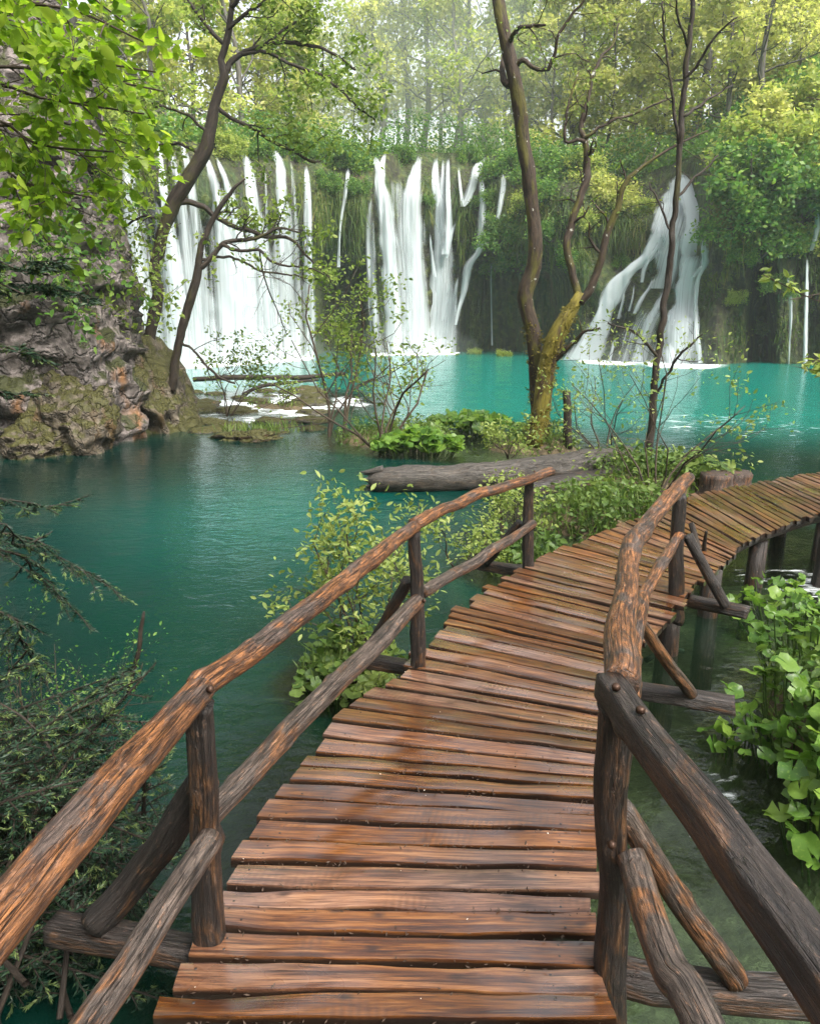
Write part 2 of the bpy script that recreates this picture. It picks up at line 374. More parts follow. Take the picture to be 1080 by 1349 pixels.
def fall_mat():
    m = M('falling_water'); t = m.attr(); e = m.attr('rnd', 'Fac')
    a = m.noise(m.mapv(t, (2.6, .10, 1)), 1., 5, .65, .15); b = m.noise(m.mapv(t, (12, .22, 1)), 1., 3, .6)
    k = m.math('MULTIPLY_ADD', m.math('ADD', m.math('MULTIPLY', a, .6), m.math('MULTIPLY', b, .4)), 1.9, -.45)
    # e is the thickness of the sheet: full in the middle, thinning to its torn sides
    al = m.n('MapRange', {0: m.math('ADD', k, m.math('MULTIPLY_ADD', e, .95, -.62)), 1: .18, 2: .80, 3: 0., 4: 1.}).outputs[0]
    al = m.math('MULTIPLY', al, m.math('MINIMUM', m.math('MULTIPLY', e, 4.), 1.))
    col = (.56, .61, .62)
    s = m.n('MixShader', {0: .35, 1: m.n('BsdfDiffuse', {'Color': col}).outputs[0], 2: m.n('BsdfTranslucent', {'Color': col}).outputs[0]}).outputs[0]
    return m.done(m.n('MixShader', {0: al, 1: m.n('BsdfTransparent').outputs[0], 2: s}).outputs[0])

M_PLANK = plank_mat()
M_RAIL = log_mat('peeled_rail_log', (.070, .048, .038), (.075, .030, .012), (.19, .078, .027), .70, .30)
M_RAILG = log_mat('weathered_rail_log', (.065, .048, .038), (.07, .032, .014), (.16, .07, .028), .30, .32)
M_POST = log_mat('dark_post_log', (.016, .012, .010), (.028, .015, .009), (.07, .034, .015), .05, .42)
M_BEAM = log_mat('wet_dark_beam', (.024, .018, .015), (.034, .018, .011), (.08, .04, .02), .15, .36)
M_DEADLOG = log_mat('grey_drowned_log', (.052, .045, .037), (.035, .026, .018), (.07, .052, .035), .15, .5)
M_STUMP = log_mat('wet_stump_wood', (.055, .035, .025), (.06, .028, .016), (.16, .07, .03), .3, .5)
M_BARKM = bark_mat('mossy_bark', (.010, .007, .005), (.062, .041, .025), (.10, .09, .016), .36, .50)
M_BARKMM = bark_mat('very_mossy_bark', (.02, .014, .008), (.08, .05, .02), (.20, .165, .022), .72, 0.)
M_BARKD = bark_mat('dark_bark', (.008, .006, .005), (.040, .029, .02), (.05, .045, .012), .18, 0.)
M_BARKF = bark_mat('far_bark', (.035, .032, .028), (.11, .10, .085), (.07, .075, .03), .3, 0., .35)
M_TWIG = bark_mat('twig_bark', (.018, .013, .010), (.085, .06, .04), (.08, .07, .02), .12, 0.)
M_ROCK = rock_mat('pinkish_limestone', (.045, .038, .034), (.125, .105, .094), (.29, .245, .228), (.045, .05, .012), .50, 1.5)
M_MOSSROCK = rock_mat('mossy_limestone', (.05, .042, .032), (.10, .08, .055), (.18, .15, .11), (.070, .066, .013), .62, 2.0, (.10, .06, .02))
M_SHOAL = rock_mat('wet_shoal_rock', (.05, .045, .038), (.10, .09, .07), (.16, .14, .11), (.09, .085, .02), .5, 4.)
M_CLIFF = cliff_mat()
M_BED = ground_mat('lake_bed', [(.022, .018, .009), (.085, .060, .026), (.22, .17, .09)], 2.2)
M_FLOOR = ground_mat('forest_floor', [(.022, .022, .011), (.040, .055, .016), (.08, .10, .025)], .35)
M_WATER = water_mat(); M_FALL = fall_mat()
L_BEECH = leaf_mat('fresh_beech_leaf', (.10, .19, .012), (.21, .34, .022), (.38, .48, .06), .58, .4)
L_SPRING = leaf_mat('spring_leaf', (.08, .14, .022), (.18, .26, .045), (.34, .40, .10), .5)
L_YELLOW = leaf_mat('young_yellow_leaf', (.14, .20, .04), (.26, .34, .08), (.42, .46, .15), .5)
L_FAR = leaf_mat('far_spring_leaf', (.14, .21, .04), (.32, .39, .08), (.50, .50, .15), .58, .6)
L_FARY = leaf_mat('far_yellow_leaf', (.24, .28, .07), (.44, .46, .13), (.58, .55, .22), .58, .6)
L_BUSH = leaf_mat('bush_leaf', (.04, .11, .022), (.10, .22, .035), (.23, .33, .06), .45, .55)
L_MOSS = leaf_mat('hanging_moss_leaf', (.03, .075, .016), (.10, .15, .022), (.21, .16, .05), .35, .7)
L_CUSH = leaf_mat('moss_cushion', (.06, .055, .008), (.15, .125, .015), (.27, .21, .03), .3, .7)
L_DARK = leaf_mat('fir_needle', (.008, .022, .012), (.016, .042, .022), (.06, .10, .03), .15, .5)
L_TIP = leaf_mat('young_needle_tip', (.05, .09, .03), (.11, .16, .05), (.20, .24, .08), .3, .5)
L_BUTTER = leaf_mat('butterbur_leaf', (.05, .12, .018), (.12, .23, .03), (.24, .36, .06), .45, .35)
L_PALE = leaf_mat('ground_leaf', (.05, .10, .02), (.11, .18, .035), (.22, .28, .07), .4, .5)
M_PETAL = M('fallen_petal'); M_PETAL = M_PETAL.done(M_PETAL.prin(Base_Color=(.7, .62, .52), Roughness=.6))
M_LITTER = M('leaf_litter'); M_LITTER = M_LITTER.done(M_LITTER.prin(Base_Color=(.05, .03, .018), Roughness=.8))

M_IRON = M('rusty_iron'); M_IRON = M_IRON.done(M_IRON.prin(Base_Color=(.06, .032, .02), Roughness=.5, Metallic=.6))
# ------------------------------------------------------------------ boardwalk
EDGE_PX = [(228, 1349, 822, 1349), (255, 1250, 790, 1262), (312, 1130, 784, 1140), (408, 1000, 786, 1030), (455, 940, 788, 985),
           (540, 872, 805, 922), (620, 790, 850, 845), (700, 745, 895, 793), (760, 712, 926, 759), (840, 680, 958, 733),
           (900, 655, 992, 708), (1000, 635, 1080, 675)]
EL = [(-.60, -.1), (-.60, .6)]+[tuple(P(a, b, DECK)[:2]) for a, b, c, d in EDGE_PX]+[(4.83, 8.33), (6.6, 9.2), (7.6, 9.6)]
ER = [(.57, -.1), (.57, .6)]+[tuple(P(c, d, DECK)[:2]) for a, b, c, d in EDGE_PX]+[(4.9, 7.1), (6.7, 7.95), (7.7, 8.35)]
both = np.array([[l[0], l[1], 0, r[0], r[1], 0] for l, r in zip(EL, ER)])
mid = (both[:, :3]+both[:, 3:])/2
den = spline(np.hstack([mid, both]), 600)
DL, DR = den[:, 3:5], den[:, 6:8]
for _ in range(30):                                     # ease the two edges
    for E_ in (DL, DR): E_[1:-1] = E_[1:-1]*.5+(E_[:-2]+E_[2:])*.25
DM = (DL+DR)/2; DS = np.r_[0, np.cumsum(np.linalg.norm(np.diff(DM, axis=0), axis=1))]
def edge(s): return np.array([np.interp(s, DS, DL[:, k]) for k in (0, 1)]), np.array([np.interp(s, DS, DR[:, k]) for k in (0, 1)])

walk = thing('boardwalk', 'curving footbridge of wet reddish brown planks crossing the pool towards the right', 'boardwalk', (0, 1.5, 0))
pr = random.Random(3); s = 0.; tot = DS[-1]; count = 0; PLANK_S = []
while s < tot-.1 and count < 99:
    wdt = pr.uniform(.080, .116) if s < 3.4 else pr.uniform(.084, .122)
    gap = pr.uniform(.008, .022)
    l0, r0 = edge(s+gap); l1, r1 = edge(s+wdt)
    n, mrow = 26, 9
    u = np.linspace(0, 1, n)
    el, er = pr.uniform(-.055, .035), pr.uniform(-.02, .045)          # ragged plank ends
    wl = np.linalg.norm(r0-l0)
    ex = u*(1+(el*-1+er)/wl)+el/wl
    a = l0+(r0-l0)*ex[:, None]; b = l1+(r1-l1)*ex[:, None]
    sd = count*7.31
    wob0 = fbm(np.stack([u*5, u*0+sd, u*0], -1), 3, 1)*.012; wob1 = fbm(np.stack([u*5, u*0+sd+40, u*0], -1), 3, 1)*.012
    if pr.random() < .3: wob1 = wob1-np.exp(-((u-pr.random())/.1)**2)*.014
    dv = nrm(b-a); a = a+dv*wob0[:, None]; b = b+dv*wob1[:, None]
    th = pr.uniform(.032, .042); zt = DECK+pr.uniform(-.007, .006); tilt = pr.uniform(-.008, .008); roll = pr.uniform(-.004, .004)
    warp = fbm(np.stack([u*2, u*0+sd, u*0+9], -1), 2, 3)*.006
    sec = [(0, -.012-.0), (.05, -.001), (.3, .001), (.5, 0), (.7, .001), (.95, -.001), (1, -.012), (1, -th), (0, -th)]
    V = []; T = []
    for (q, z) in sec:
        V.append(np.column_stack([a+(b-a)*q, zt+z+warp+tilt*(u-.5)+roll*(q-.5)*2]))
        T.append(np.column_stack([u*wl, np.full(n, q*wdt), np.full(n, z)]))
    V = np.array(V).transpose(1, 0, 2); T = np.array(T).transpose(1, 0, 2)+np.array([count*1.73, count*.91, count*.37])
    i = np.arange(n-1)[:, None]*mrow; j = np.arange(mrow)[None]; j2 = (j+1) % mrow
    Q = np.stack([i+j, i+mrow+j, i+mrow+j2, i+j2], -1).reshape(-1, 4)
    g = Geo(); e0 = [(0, k, k+1) for k in range(1, mrow-1)]; e1 = [((n-1)*mrow, (n-1)*mrow+k+1, (n-1)*mrow+k) for k in range(1, mrow-1)]
    g.add(V.reshape(-1, 3), Q, e0+e1, T.reshape(-1, 3), np.tile([.5, .1, 0, 0, 0, .1, .5, 1, 1], n))
    for fx in (.085+pr.uniform(-.02, .02), .915+pr.uniform(-.02, .02)):
        for fy in (.28, .72):
            i0 = int(fx*(n-1)); c_ = a[i0]+(b[i0]-a[i0])*(fy+pr.uniform(-.06, .06)); aa_ = np.arange(8)*math.pi/4; zc = zt+.0022+warp[i0]+tilt*(u[i0]-.5)
            g.add(np.vstack([[c_[0], c_[1], zc+.001]]+[[c_[0]+.0042*math.cos(q_), c_[1]+.0042*math.sin(q_), zc-.0015] for q_ in aa_]), None, [(0, k_+1, (k_+1) % 8+1) for k_ in range(8)], None, 1.)
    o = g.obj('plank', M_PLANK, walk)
    if hasattr(o.data, 'set_sharp_from_angle'): o.data.set_sharp_from_angle(angle=math.radians(40))
    PLANK_S.append((s, s+wdt, zt)); s += wdt; count += 1
# bearers under both edges and piles in the water
for frac in (.14, .86):
    ss = np.linspace(0, tot-.1, 60); pts = []
    for q in ss:
        l, r = edge(q); pts.append([*(l+(r-l)*frac), DECK-.115])
    g = Geo(); tube(g, pts, .06, 10, rough=.12, seed=int(frac*50)); g.obj('bearer', M_BEAM, walk)
for q in (.3, 1.7, 3.0, 4.3, 5.6, 6.7, 7.8, 9.0, 10.2):
    for frac in (.16, .84):
        l, r = edge(q); c = l+(r-l)*frac
        g = Geo(); tube(g, np.array([[c[0], c[1], z] for z in (-1.4, -.5, 0., .43)]), [.085, .085, .08, .075], 12, rough=.1, seed=int(q*10+frac*3)); g.obj('pile', M_BEAM, walk)

# railings: posts stand on cross beams that reach out past the deck, with slanting props
def pole(name, pts, rad, mat, parent, seed, sides=14, rough=.13, flat=None, n=None):
    pts = np.asarray(pts, float); n = n or max(6, int(np.linalg.norm(np.diff(pts, axis=0), axis=1).sum()/.022))
    sp = spline(np.column_stack([pts, np.broadcast_to(rad, (len(pts),))]), n)
    k = fbm(np.stack([np.linspace(0, n*.05*1.5, n), np.full(n, seed*1.3), np.zeros(n)], -1), 2, seed)
    c = sp[:, :3].copy(); c[1:-1, 2] += k[1:-1]*.012; c[1:-1, 0] += k[::-1][1:-1]*.012
    g = Geo(); tube(g, c, sp[:, 3], int(sides*1.6), rough=rough, seed=seed, flat=flat, knots=5.)
    o = g.obj(name, mat, parent)
    return o
RZ = DECK+.78
railL = thing('railing', 'rustic log handrail along the left edge of the boardwalk, nearest the viewer at lower left', 'railing', (-.65, 1.68, DECK))
railR = thing('railing', 'rustic log handrail on the right side of the boardwalk with a knotty curved top rail', 'railing', (.63, 1.63, DECK))
bL1 = P(280, 1247, DECK-.04); bL2 = P(550, 884, DECK-.04); bL3 = P(695, 752, DECK-.04)
bR1 = P(804, 1285, DECK-.04); bR2 = P(889, 788, DECK-.04)
def up(b, px, py): return R(px, py, b[1])
tL1, tL2, tL3 = up(bL1, 263, 925), up(bL2, 546, 700), up(bL3, 697, 628)
tR1, tR2 = up(bR1, 809, 925), up(bR2, 893, 655)
for (b, t, par, r, sd) in ((bL1, tL1, railL, .040, 1), (bL2, tL2, railL, .036, 2), (bL3, tL3, railL, .037, 3), (bR1, tR1, railR, .042, 4), (bR2, tR2, railR, .042, 5)):
    b = b.copy(); b0 = b+(b-t)*.25
    pole('post', [b0, b, (b+t)/2, t], [r*1.15, r*1.12, r*1.0, r*.95], M_POST, par, sd, rough=.16, flat=.35)
zL = [tL1[2]+.02, tL2[2]+.02, tL3[2]+.02]
A1 = tL1+np.array([0, 0, .035]); A2 = tL2+np.array([0, 0, .03]); A3 = tL3+np.array([0, 0, .02])
pA = P(-40, 1270, A1[2]-.01); far0 = A1+(pA-A1)*2.3
pole('top_rail', [far0, pA, (pA+A1)/2+np.array([0, 0, .005]), A1+(A1-pA)*.03], [.052, .048, .044, .040], M_RAIL, railL, 21, 18)
pole('top_rail', [A1+(A1-A2)*.0, (A1*2+A2)/3-np.array([0, 0, .01]), (A1+A2*2)/3-np.array([0, 0, .005]), A2], [.036, .037, .036, .032], M_RAIL, railL, 22, 16)
pole('top_rail', [A2+np.array([.0, -.02, .012]), (A2+A3)/2+np.array([0, 0, .01]), R(725, 621, A3[1]+.1)], [.032, .032, .034], M_RAIL, railL, 23, 14)
mL1, mL2, mL3 = up(bL1, 275, 1085), up(bL2, 550, 785), up(bL3, 697, 697)
pB = P(112, 1349, mL1[2]-.04); side = np.array([.06, 0, 0])
pole('mid_rail', [mL1+(pB-mL1)*2.5, pB, mL1+np.array([.02, -.06, 0])], [.040, .036, .033], M_RAILG, railL, 24, 14)
pole('mid_rail', [mL1+np.array([-.012, .02, .0]), mL1*.66+mL2*.34+np.array([0, 0, .012]), mL1*.33+mL2*.67+np.array([0, 0, -.012]), mL2+np.array([-.0, -.07, .0])], [.036, .041, .039, .036], M_RAILG, railL, 25, 14)
pole('mid_rail', [mL2+np.array([.03, .05, .0]), (mL2+mL3)/2, R(702, 690, bL3[1]-.02)], [.031, .033, .03], M_RAILG, railL, 26, 12)
def bolt(par, c, d):
    d = nrm(np.asarray(d, float)); g = Geo(); c = np.asarray(c, float); tube(g, [c-d*.004, c+d*.006, c+d*.010], [.011, .011, .007], 6, rough=0); g.obj('bolt', M_IRON, par)
for c, rr_ in ((A1+np.array([.0, -.02, 0]), .040), (A2, .034), (A3, .032)): bolt(railL, c+np.array([.045, -.012, .022])*rr_/.045, (1, -.2, .5))
for c in (mL1+np.array([.0, -.07, .0]), mL2+np.array([0, -.09, 0]), mL3): bolt(railL, c+np.array([.030, -.012, .014]), (1, -.3, .5))
# outriggers and props on the left
def beam(pts, w, par, sd): return pole('cross_beam', pts, w, M_BEAM, par, sd, 12, .1, .8)
oz = DECK-.10
beam([P(70, 1222, oz), P(280, 1262, oz), P(330, 1275, oz-.02)], .042, railL, 31)
beam([P(470, 868, oz), P(560, 884, oz), P(590, 890, oz)], .038, railL, 32)
beam([P(632, 744, oz), P(700, 757, oz), P(730, 762, oz)], .038, railL, 33)
pole('prop', [up(bL1, 262, 1045)+np.array([0, .06, 0]), P(190, 1150, .72)+np.array([0, .02, 0]), P(125, 1218, oz+.05)], [.046, .047, .046], M_POST, railL, 34)
pole('prop', [up(bL2, 543, 768)+np.array([-.02, .05, 0]), P(484, 862, oz+.04)], [.032, .032], M_POST, railL, 35)
pole('prop', [up(bL3, 690, 690)+np.array([-.02, .05, 0]), P(640, 742, oz+.04)], [.03, .03], M_POST, railL, 36)
# right rail
RZ = tR1[2]+.03
cur = [P(a, b, RZ) for a, b in ((817, 900), (815, 842), (823, 791), (829, 753), (834, 720), (852, 687), (876, 661), (906, 630))]
pole('top_rail', cur, [.047, .046, .041, .038, .045, .040, .040, .037], M_RAIL, railR, 41, 18, .2)
B0 = tR1+np.array([0, 0, .03]); pC = P(1080, 1270, B0[2])
pole('top_rail', [B0+np.array([-.005, .045, -.005]), (B0+pC)/2, pC, B0+(pC-B0)*2.2], [.036, .037, .040, .044], M_BEAM, railR, 42, 16, .1, .9)
mR1 = up(bR1, 808, 1090); mR2 = up(bR2, 893, 702)
pole('mid_rail', [up(bR1, 812, 1108)+np.array([.02, -.05, 0]), P(875, 1270, mR1[2]-.06), P(925, 1349, mR1[2]-.07), mR1+(P(925, 1349, mR1[2]-.07)-mR1)*2.4], [.038, .040, .041, .042], M_RAILG, railR, 43, 14, .15)
pole('mid_rail', [mR1+np.array([0, .05, 0]), R(832, 905, 2.4), R(838, 822, 3.0), R(858, 765, 3.6), R(895, 706, bR2[1]-.03)], [.034, .036, .035, .031, .030], M_RAIL, railR, 44, 14, .2)
beam([P(775, 1262, oz), P(830, 1290, oz), P(960, 1308, oz), P(1100, 1318, oz)], .045, railR, 45)
pole('prop', [up(bR1, 822, 1080)+np.array([0, .05, 0]), P(968, 1292, oz+.05)], [.034, .036], M_RAILG, railR, 46)
beam([P(815, 905, oz), P(860, 915, oz), P(968, 930, oz)], .042, railR, 47)
pole('prop', [R(841, 818, 3.02), P(910, 914, oz+.04)], [.028, .031], M_RAILG, railR, 48)
beam([P(860, 778, oz), P(900, 790, oz), P(985, 808, oz)], .040, railR, 49)
pole('prop', [up(bR2, 901, 705)+np.array([.02, .0, 0]), P(956, 800, oz+.04)], [.036, .034], M_POST, railR, 50)
far_post = P(1077, 745, 0.2)
railF = thing('fence_post', 'dark square post standing in the water beside the far bend of the boardwalk', 'post', (far_post[0]+.05, far_post[1]+.02, 0))
pole('post', [far_post+np.array([.05, .02, -.9]), far_post+np.array([.05, .02, .0]), far_post+np.array([.05, .02, .75])], [.05, .05, .048], M_POST, railF, 51, flat=.6)

for c, d in ((B0+np.array([-.015, -.05, .038]), (-.2, -.2, 1)), (B0+np.array([.01, -.16, .040]), (0, 0, 1)), (tR2+np.array([-.03, -.01, .02]), (-1, -.3, .4)), (mR1+np.array([-.03, -.09, .02]), (-.8, -.4, .5))): bolt(railR, c, d)
# ------------------------------------------------------------------ the lake, its bed and banks
SHORE_PX = np.array([-300, 60, 100, 160, 230, 300, 410, 466, 520, 600, 660, 700, 730, 760, 800, 860, 940, 1080, 1200, 1500])
SHORE_PY = np.array([484, 483, 482, 482, 480, 477, 470, 467, 465, 464, 465.5, 467, 469.5, 473, 475.5, 478, 480.5, 481, 482, 484])
TOP_PY = np.array([150, 150, 155, 172, 185, 192, 203, 206, 203, 201, 205, 214, 222, 226, 228, 224, 196, 132, 120, 110])
def shoreY(px): return P(px, np.interp(px, SHORE_PX, SHORE_PY))[..., 1]
def colpx(x, y):                                     # photo column of a spot on the water
    return CX+F*np.asarray(x)/(np.asarray(y)*CP+H*SP)
def gs(x, y, cx, cy, rx, ry, p=2): return np.exp(-(((x-cx)/rx)**2+((y-cy)/ry)**2)**(p/2))
def bed(x, y):
    x = np.asarray(x, float); y = np.asarray(y, float); q = np.stack([x, y, x*0], -1)
    n1 = fbm(q*.55, 4, 5); n2 = fbm(q*2.2, 3, 9)
    h = -2.0+n1*.35
    h = h+1.5*sm(x-(.0+.35*(y-2)), -1.6, .6)*sm(y, 9.5, 7)           # shallow beside and right of the boardwalk
    h = h+1.15*gs(x, y, -.75, 3.3, .9, 1.5)
    h = np.maximum(h, -2.2+2.15*gs(x, y, -4.2, 20.5, 4.6, 5.6, 4)+n2*.17+n1*.1)
    h = np.maximum(h, -2.2+2.38*gs(x, y, -.2, 14.3, 2.2, 1.9, 4)+n2*.10+n1*.08)
    h = np.maximum(h, -2.2+2.42*gs(x, y, 2.3, 13.3, 1.5, 1.2, 4)+n2*.09)
    h = np.maximum(h, -2.2+2.12*gs(x, y, 1.2, 12.7, 1.4, 1.1, 4)+n2*.05)
    h = np.maximum(h, -2.2+2.45*gs(x, y, 3.4, 10.3, 1.7, 1.4, 4)+n2*.09)
    h = np.maximum(h, -2.2+2.40*gs(x, y, 2.3, 8.3, 1.5, 1.4, 4)+n2*.08)
    h = np.maximum(h, -2.2+2.26*gs(x, y, 1.1, 6.6, .75, .8, 4)+n2*.06)
    h = np.maximum(h, -2.2+2.28*gs(x, y, -.45, 4.35, .55, .5, 4)+n2*.05)
    h = np.maximum(h, -2.2+2.45*gs(x, y, 2.55, 3.5, .85, 1.5, 4)+n2*.08)
    h = np.maximum(h, -2.2+2.9*gs(x, y, -8.2, 15.5, 3.0, 3.4, 4)+n2*.1)
    h = np.maximum(h, -2.2+2.5*gs(x, y, -3.2, 1.7, 1.5, 1.9, 4)+n2*.1)
    h = h+5.0*sm(x, 27, 40)+5*sm(-x, 22, 34)+4*sm(-y, 3, 12)
    return np.clip(h, -3, 9)
gu = np.linspace(-1, 1, 300); GX = 44*np.sinh(3.4*gu)/np.sinh(3.4)
gv = np.linspace(0, 1, 320); GY = -9+71*(np.sinh(2.6*gv)/np.sinh(2.6))
XX, YY = np.meshgrid(GX, GY); HH = bed(XX, YY)
def gridquads(ny, nx):
    i = np.arange(ny-1)[:, None]*nx; j = np.arange(nx-1)[None]
    return np.stack([i+j, i+j+1, i+nx+j+1, i+nx+j], -1).reshape(-1, 4)
g = Geo(); g.add(np.stack([XX, YY, HH], -1).reshape(-1, 3), gridquads(*XX.shape)); tag(g.obj('lake_bed', M_BED), kind='structure')

px_ = colpx(XX, np.maximum(YY, .1)); dsh = shoreY(np.clip(px_, -300, 1500))-YY
infall = sm(px_, 148, 165)*sm(px_, 425, 405)*1.0+sm(px_, 480, 495)*sm(px_, 615, 598)+.95*sm(px_, 748, 770)*sm(px_, 850, 815)+sm(px_, 815, 870)*sm(px_, 1010, 900)
foam_glint = 1.6*infall*np.exp(-(np.maximum(dsh, 0)/5.)**2)*(YY > 25)
foam_glint = np.maximum(foam_glint, .55*sm(px_, 640, 700)*sm(px_, 1100, 1000)*np.exp(-(np.maximum(dsh, 0)/1.1)**2)*(YY > 25))
q3 = np.stack([XX*.5, YY*.35, XX*0], -1)
foam_glint = np.maximum(foam_glint, gs(XX, YY, -3.6, 20.0, 3.9, 5.2, 4)*(.86+.7*fbm(q3*2.2, 3, 3))*sm(HH, -.9, -.12))
foam_glint = np.maximum(foam_glint, .62*gs(XX, YY, -1.2, 27.5, 4, 3.0)); foam_glint = np.maximum(foam_glint, .55*gs(XX, YY, -.9, 24.5, 1.6, 2))
foam_glint = np.maximum(foam_glint, .50*gs(XX, YY, .4, 21.5, 1.8, 1.1))
foam_glint = np.maximum(foam_glint, .80*gs(XX, YY, 3.6, 6.3, .9, .6, 4)); foam_glint = np.maximum(foam_glint, .55*gs(XX, YY, 3.2, 5.2, .8, .6))
foam_glint = np.maximum(foam_glint, .74*gs(XX, YY, 7.2, 16.6, 3.4, 3.2, 4)); foam_glint = np.maximum(foam_glint, .74*gs(XX, YY, 1.52, 3.2, .42, 1.1, 3))  # white patches paint the far sky sparkles and the near pale reflection
foam_glint = np.maximum(foam_glint, .48*gs(XX, YY, -.62, 3.6, .42, .8, 3))  # wisps that also paint the pale reflection beside the deck
chop = .25+.75*sm(YY, 9, 20)*sm(px_, 380, 640)+.5*gs(XX, YY, -1.2, 10, 2.5, 3)
dep = np.clip(-HH/2.0, 0, 1)*.86+.14*sm(-XX, 0, 6)*sm(YY, 16, 9)
dep = np.where((YY > 16) & (HH < -1.2), np.minimum(dep, .55), dep)
wz = fbm(np.stack([XX*1.1, YY*1.1, XX*0], -1), 2, 21)*.012+foam_glint.clip(0, 1)*fbm(np.stack([XX*2.2, YY*2.2, XX*0], -1), 2, 22)*.03
g = Geo(); g.add(np.stack([XX, YY, wz], -1).reshape(-1, 3), gridquads(*XX.shape), tco=np.stack([foam_glint, chop, np.clip(sm(YY+.25*XX, 13.5, 20)+.42*gs(XX, YY, -1.6, 9.0, 1.8, 2.6)+.15*gs(XX, YY, -4., 8, 1.5, 2.5), 0, 1)], -1).reshape(-1, 3), rnd=dep.ravel())  # nearer teal patches paint the falls' reflection into the pool colour
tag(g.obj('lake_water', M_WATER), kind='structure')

# ------------------------------------------------------------------ cliff behind the lake and the wooded ground above it
def cave(px):
    return (1.0*np.exp(-((px-452)/34)**4)+1.0*np.exp(-((px-672)/52)**4)+.9*np.exp(-((px-738)/22)**4)+.8*np.exp(-((px-1003)/16)**4)
            +.5*np.exp(-((px-225)/12)**2)+.4*np.exp(-((px-395)/12)**2)+.5*np.exp(-((px-140)/18)**4))
def faceY(px, py):
    px = np.asarray(px, float); py = np.asarray(py, float)
    yb = np.interp(px, SHORE_PX, SHORE_PY); yt = np.interp(px, SHORE_PX, TOP_PY); t = (yb-py)/(yb-yt)
    Y = shoreY(px)
    q = np.stack([px*.018, t*2.2, px*0], -1); rib = np.stack([px*.055, t*.9, px*0+4], -1)
    n = fbm(q, 4, 31)*1.5+fbm(rib, 4, 33)*1.0
    lip = np.exp(-((t-.74)/.20)**2)*1.5
    cv = cave(px)*3.6*sm(t, .62, .38)
    mound = np.exp(-((px-852)/88)**4)
    slope = mound*(5.0*np.clip(t, 0, 1.2)+.8*np.sin(t*15+px*.03))+1.3*sm(px, 960, 1060)*t
    step = 1.1*np.exp(-((px-575)/48)**4)*sm(t, .45, .25)
    back = 1.6*sm(t, .86, 1.05)
    return Y+1.0-n*(1-.5*mound)-lip*(1-mound)+cv*(1-mound)+slope-step+back
def face(px, py, off=0.): return R(px, py, faceY(px, py)-off)
cpx = np.linspace(40, 1330, 430); tt = np.linspace(-.06, 1, 110)
CPX, TT = np.meshgrid(cpx, tt); CPY = np.interp(CPX, SHORE_PX, SHORE_PY)*(1-TT)+np.interp(CPX, SHORE_PX, TOP_PY)*TT
V = R(CPX, CPY, faceY(CPX, CPY))
# rows of wooded ground running back from the edge
rows = []
edgeV = V[-1]; dirh = nrm(edgeV*np.array([1, 1, 0])-np.array([0, 0, 0]))
for dist in (1.0, 2.5, 5, 9, 14, 20, 28, 40, 60, 90, 130):
    rise = np.interp(cpx, [100, 500, 700, 900, 1080, 1300], [.16, .07, .10, .26, .42, .45])
    z = edgeV[:, 2]+rise*np.minimum(dist, 30)+.10*max(dist-30, 0)+fbm(np.stack([edgeV[:, 0]*.2, np.full(len(cpx), dist*.2), cpx*0], -1), 3, 41)*.5
    r_ = edgeV+dirh*dist; r_[:, 2] = z; rows.append(r_)
V2 = np.stack([edgeV]+rows)
g = Geo(); g.add(V.reshape(-1, 3), gridquads(*CPX.shape)); tag(g.obj('cliff_terrain', M_CLIFF), kind='structure')
g = Geo(); g.add(V2.reshape(-1, 3), gridquads(V2.shape[0], len(cpx))); tag(g.obj('wooded_ground', M_FLOOR), kind='structure')
def groundZ(px, dist):
    """height and place of the wooded ground, dist metres behind the cliff edge in photo column px"""
    k = np.interp(px, cpx, np.arange(len(cpx))); i = int(k); ds = np.array([0, 1.0, 2.5, 5, 9, 14, 20, 28, 40, 60, 90, 130])
    return np.array([np.interp(dist, ds, V2[:, i, c]) for c in range(3)])

